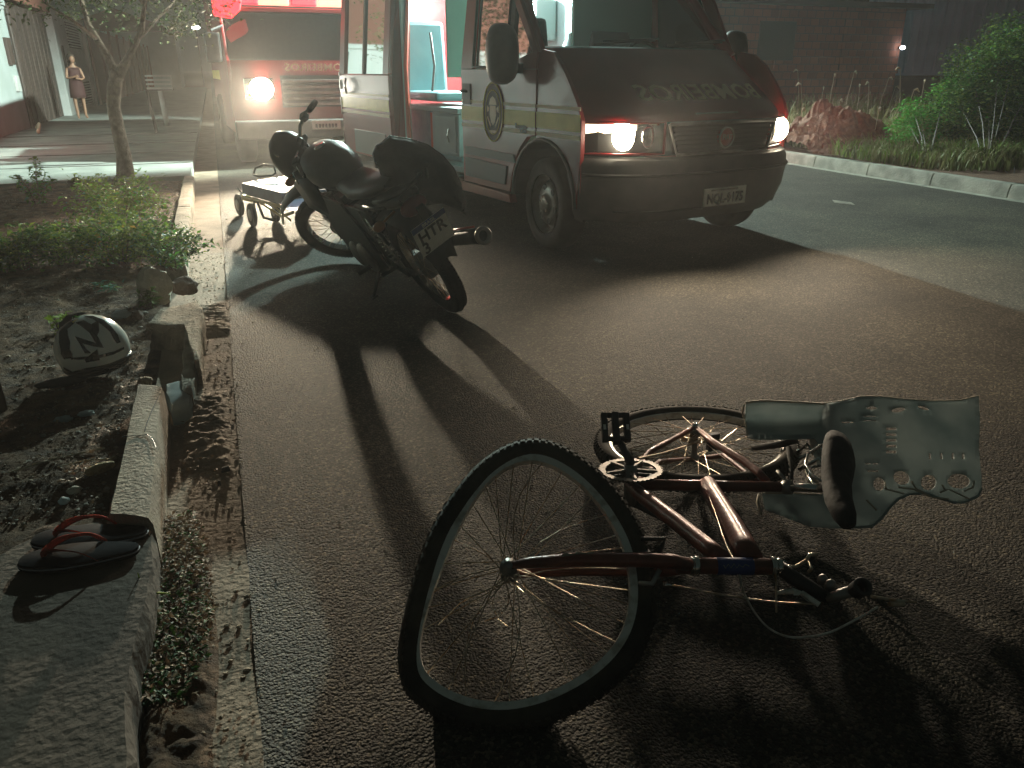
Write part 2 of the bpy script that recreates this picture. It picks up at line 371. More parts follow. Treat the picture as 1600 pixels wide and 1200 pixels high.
# near driveway slab with a broken edge
slab=[(236,820),(150,816),(80,828),(30,850),(0,868),(-160,905),(-420,1000),(-900,1500),(120,1560),(186,1330),(196,1200),(196,1100),(206,1020),(226,940),(237,870)]
P=[gp(a,c,.125) for a,c in slab]
b=MB(); n=len(P)
rim=[]
for i in range(n):
    a,c=P[i],P[(i+1)%n]; k=max(1,int((c-a).length/.035)) if i>=9 or i<2 else 3
    for j in range(k):
        q=a.lerp(c,j/k); e=.006 if (i>=9) else .004
        rim.append(q+Vector((e*noise.noise(q*30),e*noise.noise(q*30+Vector((5,5,5))),0)))
m_=len(rim)
low=[Vector((q.x+.006+.012*noise.noise(q*14),q.y,.09+.01*noise.noise(q*20))) for q in rim]; bot=[Vector((q.x+.004,q.y,-.03)) for q in rim]
b.v=rim+low+bot; b.f=[tuple(range(m_))]+[(i,(i+1)%m_,m_+(i+1)%m_,m_+i) for i in range(m_)]+[(m_+i,m_+(i+1)%m_,2*m_+(i+1)%m_,2*m_+i) for i in range(m_)]
tag(b.build('driveway_slab','slab'),kind='structure')
# ---- kerbs
def kerb_block(name,top,zt,zb,label,m='kerb',rough=.006,seg=10,group=None):
    """top: four world points (near-left, near-right, far-right, far-left)"""
    b=MB(); rows=[]
    nl,nr,fr,fl=[Vector(p) for p in top]
    prof=[(0,zb,-.0),(0,zt-.012,0),(.06,zt,0),(.35,zt+.002,0),(.7,zt+.001,0),(.94,zt-.006,0),(1.0,zt-.03,0),(1.03,zt-.08,0),(1.04,zb,0)]
    for i in range(seg+1):
        t=i/seg; L=nl.lerp(fl,t); Rr=nr.lerp(fr,t); row=[]
        dz=(L.z-zt)
        for s,z,_ in prof:
            q=L.lerp(Rr,s); q=Vector((q.x,q.y,z+dz if z>zb+.001 else zb)); h=q*22
            q+=Vector((noise.noise(h)*rough,noise.noise(h+Vector((9,0,0)))*rough*(1 if i in(0,seg) else .3)*2,noise.noise(h+Vector((0,9,0)))*rough*.7))
            row.append(q)
        rows.append(row)
    b.grid(rows); k=len(prof); o0=len(b.v)-k*(seg+1)
    b.f.append(tuple(range(k))[::-1]); b.f.append(tuple(o0+seg*k+i for i in range(k)))
    return tag(b.build(name,m,auto=45),label,'kerb',group)
kerb_block('kerb_block',[(-.44,5.35,.12),(-.315,5.35,.12),(-.325,7.62,.12),(-.44,7.62,.12)],.12,-.02,'straight pale concrete kerb beside the leafy bed plants',seg=16)
kerb_block('kerb_block',[(-.44,7.65,.12),(-.325,7.65,.12),(-.335,9.93,.12),(-.45,9.93,.12)],.12,-.02,'straight concrete kerb at the pavement corner, nearest the street tree',seg=16)
kerb_block('kerb_block',[gp(283,605,.07),gp(300,612,.07),gp(309,508,.10),gp(289,506,.10)],.085,-.02,'thin broken kerb sliver running down from the cracked corner slab',rough=.012)
kerb_block('kerb_block',[gp(168,803,.17),gp(236,806,.17),gp(254,602,.17),gp(214,601,.17)],.17,-.02,'loose pale kerb block lying askew with a thin crack, above the flip flops',rough=.004,seg=14)
# hairline crack on the loose block
b=MB(); cr=[(191,682),(205,681),(222,680),(230,679),(238,686),(244,700)]; b.tube([gp(x,y,.1745) for x,y in cr],.0016,5); cr2=[(226,674),(230,660),(238,640),(250,615)]; b.tube([gp(x,y,.1745) for x,y in cr2],.0014,5)
o=b.build('crack_line','black'); o.parent=bpy.data.objects['kerb_block.003']
# corner slab
def chunk(name,poly,z0,z1,m,label,cat,rough=.01,group=None,seed=0):
    P=[gp(a,c,z1) for a,c in poly]; ctr=sum(P,Vector())/len(P); ring=[]
    for i in range(len(P)):
        a,c=P[i],P[(i+1)%len(P)]; k=max(2,int((c-a).length/.03))
        for j in range(k):
            q=a.lerp(c,j/k); h=q*25+Vector((seed,0,0)); ring.append(q+Vector((noise.noise(h),noise.noise(h+Vector((4,4,4))),0))*rough)
    n=len(ring); b=MB(); rows=[]
    for s,dz in ((.0,.0),(.35,.0),(.7,.002),(.92,0),(1.0,-.012),(1.02,-(z1-z0)*.5),(1.03,-(z1-z0))):
        rows.append([ctr.lerp(q,max(s,.02))*1.0+Vector((0,0,dz+noise.noise(q.lerp(ctr,1-s)*18)*rough*.5)) for q in ring])
    b.grid(rows,True); b.f.append(tuple(range(n)))
    return tag(b.build(name,m,auto=50),label,cat,group)
chunk('broken_slab',[(228,505),(250,480),(285,474),(308,468),(316,478),(312,520),(309,560),(303,560),(300,505),(262,508)],-.01,.125,'rubble','cracked corner piece of concrete kerb above the helmet path','concrete piece')
chunk('concrete_fragment',[(257,600),(290,592),(303,588),(300,612),(296,635),(268,640),(262,622)],-.01,.06,'shell','small greenish wedge of concrete lying in the gutter beyond the loose kerb block','concrete piece')
chunk('broken_slab',[(166,802),(236,800),(240,822),(234,835),(160,828)],.0,.13,'rubble','crumbled concrete lump between loose kerb block and slab','concrete piece',rough=.014,seed=4)
# far kerb, one kerbstone after another
fk=[]
yy=-1.0; i=0
while yy<34:
    L=1.0+.0*i
    b=MB(); xs=7.76; rows=[]
    for k in range(7):
        y=yy+L*k/6*.985
        rows.append([Vector((xs,y,-.02)),Vector((xs+.012,y,.10+.004*noise.noise(Vector((0,y*4,1))))),Vector((xs+.03,y,.145+.004*noise.noise(Vector((3,y*4,1))))),Vector((xs+.13,y,.150)),Vector((xs+.15,y,.14)),Vector((xs+.15,y,-.02))])
    b.grid(rows); b.f.append((0,1,2,3,4,5)); m0=len(b.v)-6; b.f.append(tuple(m0+j for j in range(6))[::-1])
    o=b.build('kerbstone','kerb_far',auto=50); fk.append(o)
    tag(o,'worn pale kerbstone in the long row across the road','kerbstone','kerbstones along the far verge')
    yy+=L; i+=1
# far verge with a heap of red earth
def vz(x,y):
    z=.13+.05*fbm(x,y,.7)+.02*fbm(x,y,3)
    z+=.10*max(0,min(1,(x-8.3)/3))
    return z
sheet('verge',7.905,60,-6,70,110,140,vz,'verge')
HP=gp(1312,236,.2)
b=MB(); rows=[]
HC=Vector((HP.x+.6,HP.y+.9,0))
for i in range(50):
    row=[]
    for j in range(50):
        x=max(7.935,HC.x-1.5)+(HC.x+1.5-max(7.935,HC.x-1.5))*j/49; y=HC.y-1.2+2.4*i/49
        d=math.hypot((x-HC.x)/1.25,(y-HC.y)/1.0); h=.72*max(0,1-d)**.9*(1+.35*fbm(x,y,1.6))+.10*max(0,1-d*.8)*fbm(x,y,4.5)+.05*fbm(x,y,9)*max(0,1-d*.6)
        row.append(Vector((x,y,vz(x,y)+h-.04)))
    rows.append(row)
b.grid(rows); tag(b.build('earth_mound','verge',smooth=False),'heap of red earth among the tall grass beyond the far kerb','earth heap')

# ---- dark brick building on the far side
def brick_mat():
    m=bpy.data.materials.new('brickwork'); m.use_nodes=True; nt=m.node_tree; b=nt.nodes['Principled BSDF']
    tc=_n(nt,'ShaderNodeTexCoord'); mp=_n(nt,'ShaderNodeMapping'); mp.inputs['Rotation'].default_value=(R(90),0,0)
    br=_n(nt,'ShaderNodeTexBrick'); br.inputs['Scale'].default_value=1.0; br.inputs['Brick Width'].default_value=.30; br.inputs['Row Height'].default_value=.20
    br.inputs['Mortar Size'].default_value=.014; br.inputs['Color1'].default_value=(.24,.09,.055,1); br.inputs['Color2'].default_value=(.17,.07,.05,1); br.inputs['Mortar'].default_value=(.10,.06,.05,1)
    nt.links.new(tc.outputs['Object'],mp.inputs[0]); nt.links.new(mp.outputs[0],br.inputs[0]); nt.links.new(br.outputs[0],b.inputs['Base Color']); b.inputs['Roughness'].default_value=.9
    bp=_n(nt,'ShaderNodeBump'); bp.inputs['Strength'].default_value=.6; bp.inputs['Distance'].default_value=.02; nt.links.new(br.outputs['Fac'],bp.inputs['Height']); bp.invert=True; nt.links.new(bp.outputs[0],b.inputs['Normal'])
    return m
M['brickwork']=brick_mat()
bh=thing('brick_house','unfinished dark brick house behind the ambulance lit faintly red','building',Matrix.Translation((9.2,19.6,0)))
b=MB(); b.box(0,10.3,0,9,0,2.9)
for k in range(4): b.box(1.2+2.3*k,1.32+2.3*k,-.03,0,0,2.9)
b.box(-.03,10.33,-.035,0,1.15,1.25); b.build('wall','brickwork',bh)
b=MB(); b.prism([(-.5,2.9),(10.8,2.9),(10.8,3.02),(-.5,3.02)],lambda a,c,t:Vector((a,t,c)),-.5,9.5); b.build('roof','garage',bh)
b=MB(); b.box(5.2,6.4,-.05,.0,1.5,2.5); b.build('window','black',bh,bevel=.01)
# wall lamp
b=MB(); b.box(0,.10,-.14,0,-.04,.04); b.ell((.05,-.16,0),(.06,.05,.05),10,6)
wl=thing('wall_lamp','small lit white lamp on the corner of the dark brick house','lamp',Matrix.Translation((19.42,19.56,1.86)))
b=MB(); b.box(-.03,.04,-.08,0,-.03,.03); b.build('bracket','darkgrey',wl)
b=MB(); b.ell((0.0,-.13,0),(.085,.05,.05),12,8); b.build('bulb','whitelit',wl,smooth=True)
# ---- corrugated warehouse
A_=Vector((19.8,21.5,0)); B_=Vector((30,16.5,0)); dv=(B_-A_); Lw=dv.length; dv.normalize(); nv=Vector((-dv.y,dv.x,0))
wm=Matrix.Translation(A_)@Matrix(((dv.x,nv.x,0,0),(dv.y,nv.y,0,0),(0,0,1,0),(0,0,0,1)))
wh=thing('metal_warehouse','bluish corrugated metal shed behind the tall roadside shrub','building',wm)
b=MB(); pr=[]; x=0
while x<Lw+6:
    pr+= [(x,0),(x+.16,0),(x+.20,-.05),(x+.26,-.05),(x+.30,0)]; x+=.30
b.grid([[Vector((a,c,1.15)) for a,c in pr],[Vector((a,c,7)) for a,c in pr]])
b.build('wall','warehouse',wh)
b=MB(); b.box(0,Lw+6,.06,8,0,6.9); b.build('inner_wall','garage',wh)
b=MB(); b.box(-.03,Lw+6,-.10,.02,1.08,1.16); b.build('drip_rail','warehouse',wh)
b=MB(); b.box(-.1,Lw+6.1,-.2,8.2,7.02,7.14); b.build('roof','garage',wh)
# low dark block wall below it
fw=thing('block_wall','low dark block wall below the metal shed','wall',wm@Matrix.Translation((.2,-.9,0)))
b=MB(); b.box(0,Lw+5,0,.14,0,.95); b.build('wall_body','garage',fw)
b=MB(); b.box(-.02,Lw+5.02,-.02,.16,.952,1.0); b.build('coping','garage',fw)

# ---- left facades (plane X=-3.75)
X0=-3.75
def wallbox(x0,x1,y0,y1,z0,z1): return MB().box(x0,x1,y0,y1,z0,z1)
ww=thing('white_wall','greenish white house front at the left edge of the picture','wall',Matrix.Translation((X0,16,0.1)))
b=wallbox(-.2,0,-9,3.7,0,2.35); b.build('wall_face','wall',ww)
wallbox(-.24,.03,-9,3.72,2.352,2.45).build('coping','wall',ww)
b=MB(); b.box(0,.06,2.95,3.32,1.25,1.75); b.build('meter_box','garage',ww,bevel=.008)
b=MB(); b.box(0,.05,3.1,3.42,.75,1.05); b.build('mail_slot','gate_white',ww,bevel=.006)
b=MB(); b.tube([(.05,3.62,0),(.05,3.62,2.3)],.03,8); b.build('downpipe','garage',ww)
gg=thing('garage_gate','dark garage gate between the white wall and the white door','gate',Matrix.Translation((X0,19.75,.1)))
b=MB(); b.box(-.10,-.05,0,4.6,0,2.45); b.build('door_panel','garage',gg)
b=MB()
for k in range(9): b.box(-.05,-.03,.1+.5*k,.16+.5*k,.02,2.4)
b.build('rib','garage',gg)
b=MB(); b.box(-.4,.10,-.05,4.75,2.5,2.9); b.build('lintel','brick',gg)
# white pier and gate
wp=thing('white_pier','white entrance pier with intercom between dark gate and louvred door','pillar',Matrix.Translation((X0,24.45,.1)))
MB().box(-.25,.12,0,1.55,0,2.6).build('pier_body','gate_white',wp,bevel=.01)
MB().box(.12,.15,.45,.70,1.05,1.75).build('intercom','garage',wp)
MB().box(.12,.16,.8,1.0,.85,1.0).build('mail_slot','darkgrey',wp)
wg=thing('louvred_door','tall white metal door with louvres top and bottom','door',Matrix.Translation((X0,26.1,.1)))
MB().box(-.12,-.04,0,4.6,0,2.55).build('door_panel','gate_white',wg)
b=MB(); 
for z0 in (1.78,): 
    for k in range(9): b.box(-.04,.015,1.4,3.9,z0+k*.075,z0+.035+k*.075)
for k in range(9): b.box(-.04,.015,1.2,4.2,.12+k*.075,.155+k*.075)
b.build('louvre','gate_white',wg)
b=MB(); 
b.box(-.045,-.038,1.4,3.9,1.76,2.45); b.box(-.045,-.0385,1.2,4.2,.1,.8); b.build('louvre_gap','garage',wg)
MB().box(-.15,.06,4.5,4.85,0,2.65).build('frame','gate_white',wg,bevel=.01)
# plain dim wall further up the street
fwm=thing('street_wall','long dim wall fading up the street behind the litter basket','wall',Matrix.Translation((X0,31.2,.1)))
MB().box(-.2,-.02,0,45,0,2.5).build('wall_body','brick',fwm)
b=MB(); 
for k in range(14): b.box(-.02,.06,.5+3.2*k,.8+3.2*k,0,2.6)
b.build('pilaster','brick',fwm)
hs=thing('house_row','dark house front above the gates on the left','building',Matrix.Translation((X0-1.6,14,.1)))
MB().box(-6,0,0,18,0,5.2).build('wall','brick',hs)
b=MB(); b.prism([(0,5.2),(.9,5.2),(.9,5.3),(-6.5,6.6),(-6.5,5.2)],lambda a,c,t:Vector((a,t,c)),-.5,18.5); b.build('roof','garage',hs)
# short hose at the wall foot
b=MB(); pts=[(X0+.25+.25*t,18.9-1.3*t*t,.15+.10*math.sin(t*3.1)) for t in [i/10 for i in range(11)]]; b.tube(pts,.03,8)
tag(b.build('hose','cream',smooth=True),'short pale hose at the foot of the white wall','hose')
# far end of the street: houses in the dark
for i,(x,y,wd,h) in enumerate([(-9,62,7,3.6),(1.5,100,9,4),(12,75,9,4.2),(-14,85,8,4),(22,70,8,4)]):
    t=thing('far_house',['low dark house far up the street on the left','unlit house closing the far end of the street','dark house far up the street beyond the ambulance','unlit house at far left beyond the long wall','unlit house at far right beyond the brick house'][i],'house',Matrix.Translation((x,y,0)))
    MB().box(0,wd,0,8,0,h).build('wall','wall',t)
    b=MB(); b.prism([(-.4,h),(wd+.4,h),(wd/2,h+1.4)],lambda a,c,tt:Vector((a,tt,c)),-.4,8.4); b.build('roof','brick',t)
    MB().box(wd*.3,wd*.45,-.03,0,1.1,2.1).build('window','black',t)
# street lamp far off behind the vehicles (the cool lamp)
sl=thing('street_lamp','farther street lamp up the road hanging over the lanes','street lamp',Matrix.Translation((7.85,20,0)))
b=MB(); b.tube([(0,0,0),(0,0,5.8),(-.5,0,6.3),(-2.7,0,6.42)],[.09,.06,.045,.04],10); b.build('pole','darkgrey',sl,smooth=True)
MB().box(-3.2,-2.6,-.13,.13,6.36,6.48).build('lamp_head','darkgrey',sl,bevel=.03)
MB().box(-3.12,-2.7,-.09,.09,6.345,6.358).build('lamp_lens','whitelit',sl)
sl2=thing('street_lamp','nearer street lamp behind the ambulance shining across the road','street lamp',Matrix.Translation((7.5,12.0,0)))
b=MB(); b.tube([(0,0,0),(0,0,5.9),(-.2,0,6.2),(-.6,0,6.3)],[.09,.06,.045,.04],10); b.build('pole','darkgrey',sl2,smooth=True)
MB().box(-1.15,-.6,-.12,.12,6.26,6.36).build('lamp_head','darkgrey',sl2,bevel=.03)
MB().box(-1.1,-.68,-.09,.09,6.245,6.258).build('lamp_lens','whitelit',sl2)
# distant red lamps on a post and a white lamp
q0=yp(338,50,24)
fc=thing('warning_lamp_post','thin dark post up the street holding two small red lamps','lamp',Matrix.Translation((q0.x,24,0)))
b=MB(); b.tube([(0,.12,.0),(0,.12,q0.z+.35)],.045,8); b.build('pole','garage',fc)
for p in ((335,56),(341,43)):
    q=yp(*p,24); b=MB(); b.ell((q.x-q0.x,-.0,q.z),(.075,.04,.10),10,6); b.build('red_lamp','redlit',fc,smooth=True)
    MB().box(q.x-q0.x-.1,q.x-q0.x+.1,.03,.09,q.z-.13,q.z+.13).build('lamp_housing','garage',fc)
q=yp(306,43,70); dl=thing('distant_lamp','tiny lit white lamp on a pole far up the street','street lamp',Matrix.Translation((q.x,70,0)))
b=MB(); b.tube([(0,0,0),(0,0,q.z)],.06,6); b.build('pole','garage',dl)
b=MB(); b.ell((0,-.05,q.z),(.30,.12,.14),10,6); b.build('bulb','whitelit',dl,smooth=True)
# ================================================================ AMBULANCE VAN (local: x lateral, y back from the front, z up)
van=thing('ambulance_van','dark red fire service ambulance with lit headlamps and its side door open','van',VM)
SX=-1.0
def side(y,z,t=0): return Vector((SX-t,y,z))
HW=[(.27,.13,.92,.42),(.33,.03,.97,.40),(.45,-.02,.985,.38),(.58,-.03,.99,.36),(.66,-.02,.99,.36)]  # z, y0, halfwidth, corner depth
def nose_rows(levels,x0=-1,x1=1,n=36,p=3.2,off=0):
    rows=[]
    for z,y0,hw,dp in levels:
        row=[]
        for i in range(n+1):
            s=x0+(x1-x0)*i/n; a=abs(s)
            row.append(Vector((hw*math.copysign(a**.82 if a<1 else 1,s),y0-off+dp*a**p,z)))
        rows.append(row)
    return rows
b=MB(); b.grid(nose_rows([(.26,.20,.90,.42),(.27,.08,.94,.40),(.34,.02,.97,.38),(.45,-.015,.985,.36),(.57,-.03,.99,.36),(.66,-.025,.99,.36),(.70,.0,.985,.36),(.715,.05,.97,.34)]))
# bumper runs back to the wheel arches
for sx in (-1,1):
    rows=[]
    for z,hw in ((.27,.95),(.34,.98),(.45,.99),(.57,.995),(.66,.995),(.715,.98)):
        rows.append([Vector((sx*hw,.34,z)),Vector((sx*hw,.40,z)),Vector((sx*hw,.44+.05*(z>.5),z))])
    b.grid(rows)
b.build('bumper','darkgrey',van,auto=40)
b=MB(); b.tube([Vector((q.x,q.y-.006,q.z)) for q in nose_rows([(.60,-.03,.99,.36)])[0]],.012,6); b.tube([Vector((q.x,q.y-.004,q.z)) for q in nose_rows([(.35,.02,.97,.38)],-.8,-.1)[0]],.010,6)
b.build('bumper_trim','black',van,smooth=True)
# grille + headlamp band
band=[(.715,.055,.965,.34),(.75,.045,.965,.34),(.85,.05,.965,.34),(.945,.07,.96,.34)]
def xr(x): return math.copysign(min(1,(abs(x)/.965))**(1/.82),x)
def bandpart(x0,x1,levels,off): return nose_rows(levels,xr(x0),xr(x1),18,3.2,off)
b=MB(); b.grid(bandpart(-.98,.98,band,-.03)); b.build('front_backing','black',van)
b=MB(); 
g=[(-.49,.925),(.49,.925),(.42,.735),(-.42,.735)]
b.prism(g,lambda a,c,t:Vector((a,t+.04*abs(a),c)),.02,.05); b.build('grille','darkgrey',van)
b=MB()
for k in range(6):
    z=.752+.03*k; w_=.415+.07*(z-.735)/.19; b.box(-w_,w_,.008,.02,z,z+.012)
b.build('grille_slat','black',van)
b=MB(); b.tube([(-.50,.012,.93),(.50,.012,.93)],.013,8); b.tube([(-.505,.02,.93),(-.43,.008,.73),(.43,.008,.73),(.505,.02,.93)],.010,8); b.build('grille_surround','steel',van,smooth=True)
# round maker badge
b=MB(); b.lathe([(.0,-.012),(.052,-.01),(.06,.0),(.06,.02)],(0,-.002,.83),(0,1,0),28); b.build('badge','strap',van,smooth=True)
b=MB(); ring=[Vector((.066*math.cos(a),-.010,.83+.066*math.sin(a))) for a in [2*math.pi*i/28 for i in range(28)]]; b.tube(ring,.009,8,closed=True); bd=b.build('badge_ring','chrome',van,smooth=True)
text_mesh('badge_letters','FIAT',.05,lambda x,y,t:Vector((x,-.018-t,.83+y)),'chrome',van,bold=.0012,sx=.95)
def headlamp(sx):
    P=[(.505,.935),(.53,.74),(.80,.735),(.945,.745),(.955,.80),(.95,.935),(.75,.955)]
    def nf(x,off):
        s=xr(x); return .05+.34*abs(s)**3.2-off
    # housing
    b=MB(); rows=[]
    xs=[.50,.56,.64,.72,.80,.87,.92,.955]
    for z in (.74,.80,.87,.93): rows.append([Vector((sx*x,nf(x,0)+.045,z)) for x in xs])
    b.grid(rows); h=b.build('headlamp','chrome',van,smooth=True); 
    xb=.70 if sx<0 else .80
    b=MB(); b.ell((sx*.745,nf(.745,0)+.015,.845),(.105,.03,.088),20,10); b.build('bulb_reflector','hl',h,smooth=True)
    b=MB(); b.ell((sx*.585,nf(.585,0)+.03,.845),(.062,.02,.078),14,8); b.build('inner_reflector','chrome',h,smooth=True)
    b=MB(); b.grid([[Vector((sx*x,nf(x,0)+.040,z)) for x in (.66,.72,.78,.84,.90,.94)] for z in (.755,.80,.86,.925)]); b.build('main_reflector','hl_soft',h,smooth=True)
    b=MB(); b.grid([[Vector((sx*x,nf(x,0)+.035,z)) for x in (.82,.86,.90,.935)] for z in (.75,.78,.81)]); b.build('indicator','amber',h)
    b=MB(); b.grid([[Vector((sx*x,nf(x,0)+.037,z)) for x in (.80,.84,.88,.93)] for z in (.84,.88,.925)]); b.build('side_reflector','hl_dim',h)
    rows=[]
    b=MB()
    for z in (.735,.80,.87,.94): rows.append([Vector((sx*x,nf(x,.008),z)) for x in xs])
    b.grid(rows); b.build('lens','lensglass',h,smooth=True)
    b=MB(); fr=[Vector((sx*x,nf(x,.010),.94)) for x in xs]+[Vector((sx*x,nf(x,.010),.735)) for x in xs[::-1]]
    b.tube(fr,.010,6,closed=True); b.build('lamp_rim','red',h,smooth=True)  # rim coloured red to stand in for the red-orange glow around the lamp
headlamp(-1); headlamp(1)
# hood
hood=[(.94,.075,.955,.34),(.965,.085,.95,.33),(1.0,.125,.945,.32),(1.06,.21,.94,.31),(1.13,.31,.935,.30),(1.2,.42,.93,.29),(1.28,.55,.925,.27),(1.36,.68,.92,.25),(1.41,.77,.915,.22)]
b=MB(); b.grid(nose_rows(hood)); 
b.build('hood','red',van,auto=50)
def hoodpt(x,z,off=.003):
    for i in range(len(hood)-1):
        if hood[i][0]<=z<=hood[i+1][0]:
            t=(z-hood[i][0])/(hood[i+1][0]-hood[i][0]); y0=hood[i][1]*(1-t)+hood[i+1][1]*t; hw=hood[i][2]*(1-t)+hood[i+1][2]*t; dp=hood[i][3]*(1-t)+hood[i+1][3]*t
            s=(abs(x)/hw)**(1/.82); return Vector((x,y0+dp*s**3.2-off,z))
text_mesh('hood_lettering','BOMBEIROS',.22,lambda x,y,t:hoodpt(x+.03,1.115+y*.62,.016+t),'cream',van,bold=.004,sx=1.0,mirror=True)
b=MB(); b.tube([hoodpt(x/10,.985,.004) for x in range(-2,3)],.008,6); b.build('hood_trim','chrome',van,smooth=True)
# cowl and wiper
b=MB(); b.grid([[Vector((x/10,.77+.22*abs(x/9.15)**3.2,1.41)) for x in range(-9,10)],[Vector((x/10,.90+.20*abs(x/9.15)**3,1.425)) for x in range(-9,10)]]); b.build('cowl','black',van)
for x0 in (-.55,.15):
    b=MB(); b.tube([(x0,.84,1.435),(x0+.25,.865,1.455),(x0+.62,.90,1.47)],[.012,.010,.007],6); b.tube([(x0+.1,.865,1.46),(x0+.66,.91,1.485)],.008,5); b.build('wiper','black',van,smooth=True)
# windshield and pillars
def wsp(s,z):   # s -1..1
    t=(z-1.42)/(2.12-1.42); hw=.90-.10*t; y0=.86+.62*t; return Vector((s*hw,y0+.16*abs(s)**3-.0,z))
b=MB(); b.grid([[wsp(-1+2*i/20,1.42+.70*k/6) for i in range(21)] for k in range(7)]); b.build('windshield','ws',van,smooth=True)
for s,nm in ((-1,'red'),(1,'cream')):
    b=MB(); b.tube([wsp(s*1.03,1.36)+Vector((0,-.02,0)),wsp(s*1.0,1.6),wsp(s*1.0,2.12)+Vector((0,.02,0)),wsp(s*.97,2.2)+Vector((0,.12,0))],[.055,.045,.045,.045],8); b.build('pillar','red',van,smooth=True)
# dashboard, steering wheel
b=MB(); b.box(-.88,.88,.98,1.30,1.05,1.36); b.build('dashboard','black',van,bevel=.04)
b=MB(); c=Vector((.42,1.42,1.32)); b.tube([c+Vector((.19*math.cos(a),.07*math.sin(a),.17*math.sin(a))) for a in [i*.314 for i in range(20)]],.016,6,closed=True); b.tube([c,c+Vector((0,-.2,-.08))],.03,6); b.build('steering_wheel','black',van,smooth=True)
def seat(nm,x,y,z0,m,w=.48,h=.62,fx=0):
    s=MB(); s.box(x-w/2,x+w/2,y,y+.46,z0,z0+.13); o=s.build(nm,m,van,bevel=.04)
    s=MB(); mt=Matrix.Translation((x,y+.42,z0+.12))@Matrix.Rotation(R(-10),4,'X'); s.box(-w/2,w/2,0,.12,0,h,mt); s.box(-.13,.13,.01,.10,h+.03,h+.22,mt); s.build('backrest',m,o,bevel=.04)
seat('cab_seat',.45,1.45,.95,'black'); seat('cab_seat',-.45,1.45,.95,'black')
# ---- side shell
zt=1.95
def panel(nm,poly,m,t0=0.0,t1=.03,sx=-1,parent=van,bev=.004):
    b=MB(); b.prism(poly,lambda a,c,t:Vector((sx*(1.0-.0*a-tumble(c)+t),a,c)),-t1,t0); return b.build(nm,m,parent,bevel=bev)
def tumble(z): return .0 if z<1.25 else .11*(z-1.25)
arch=[(.80+.42*math.cos(a),.36+.44*math.sin(a)) for a in [math.pi*i/14 for i in range(15)]]
for sx in (-1,1):
    # fender: from nose to door, over the arch
    fpoly=[(1.27,.34),(1.27,.36)]+[q for q in arch if q[0]<1.23]+[(.38,.45),(.34,.70),(.33,.95),(.35,1.0),(.50,1.08),(.70,1.25),(.86,1.40),(.885,1.36),(.895,.85)]
    f1=[(.38,.36)]+[(a,c) for a,c in arch[::-1] if a<.90 and a>.39]+[(.895,.79),(.895,1.37),(.86,1.40),(.72,1.38),(.60,1.30),(.47,1.16),(.38,1.04),(.335,.95),(.335,.70),(.36,.5)]
    panel('fender',f1,'red',0,.03,sx)
    # arch lip
    b=MB(); b.tube([Vector((sx*1.004,a,c)) for a,c in arch],.014,6); b.build('wheel_arch','darkgrey',van,smooth=True)
    b=MB(); rows=[[Vector((sx*.99,a,c)) for a,c in arch],[Vector((sx*.62,a,c)) for a,c in arch]]; b.grid(rows); b.build('wheel_well','black',van)
b=MB(); b.box(-.6,.6,.25,5.0,.30,.42); b.build('underbody','black',van)
# front door on the near side: lower skin plus window frame
low=[(.90,.82),(1.02,.80),(1.14,.70),(1.235,.52),(1.27,.37),(2.06,.37),(2.075,1.27),(.90,1.27)]
dr=panel('front_door',low,'red',.004,.035)
def strip(nm,poly,m,t0,t1,parent=van,sx=-1): return panel(nm,poly,m,t0,t1,sx,parent,0)
panel('window_frame',[(1.87,1.2705),(2.075,1.2705),(2.04,zt),(1.87,zt)],'red',.004,.03,parent=dr)
panel('window_frame',[(1.255,1.2705),(1.32,1.2705),(1.32,1.9),(1.255,1.9)],'black',.006,.03,parent=dr)
panel('window_frame',[(.90,1.38),(.97,1.38),(1.50,zt),(1.40,zt)],'red',.006,.03,parent=dr)
panel('window_frame',[(.90,1.271),(1.32,1.271),(1.32,1.30),(.98,1.385),(.90,1.385)],'red',.005,.03,parent=dr)
panel('door_window',[(1.32,1.272),(1.87,1.272),(1.87,1.9),(1.32,1.9)],'glass',-.012,.018,parent=dr,bev=0)
panel('quarter_window',[(1.01,1.36),(1.255,1.302),(1.255,1.78)],'glass',-.012,.018,parent=dr,bev=0)
b=MB(); fr=[(1.335,1.29),(1.855,1.285),(1.86,1.9),(1.33,1.9)]; b.tube([Vector((-1.0+tumble(c)-.008,a,c)) for a,c in fr],.012,6,closed=True); b.build('window_seal','black',dr,smooth=True)
b=MB(); b.prism([(1.90,1.00),(2.03,1.00),(2.03,1.16),(1.90,1.16)],lambda a,c,t:Vector((-1.0-t,a,c)),.004,.012); b.build('handle_recess','black',dr)
b=MB(); b.tube([(-1.03,1.93,1.10),(-1.035,1.98,1.11),(-1.03,2.02,1.10)],.012,6); b.build('handle','darkgrey',dr,smooth=True)
b=MB(); b.prism([(1.30,.565),(2.0,.575),(2.0,.42),(1.33,.42)],lambda a,c,t:Vector((-1.0-t,a,c)),.004,.018); b.build('lower_panel','grey_panel',dr,bevel=.003)
b=MB(); b.prism([(1.17,.60),(1.20,.66),(2.0,.665),(2.0,.60)],lambda a,c,t:Vector((-1.0-t,a,c)),.004,.016); b.build('side_moulding','grey_panel',dr,bevel=.003)
# stripes (thin vinyl, proud of the skin)
def stripe(y0,y1,par,xx=.0046):
    for z0,z1,m in ((.875,.985,'gold'),(1.012,1.035,'cream'),(.822,.85,'cream')):
        b=MB(); b.prism([(y0,z0-.00*y0),(y1,z0),(y1,z1),(y0,z1)],lambda a,c,t:Vector((-1.0-t,a,c)),xx,xx+.0025); b.build('stripe',m,par)
stripe(.345,.893,van,.0015); stripe(.905,2.07,dr,.0050)
b=MB()
for z0,z1 in ((.875,.985),(1.012,1.035),(.96,.962)): pass
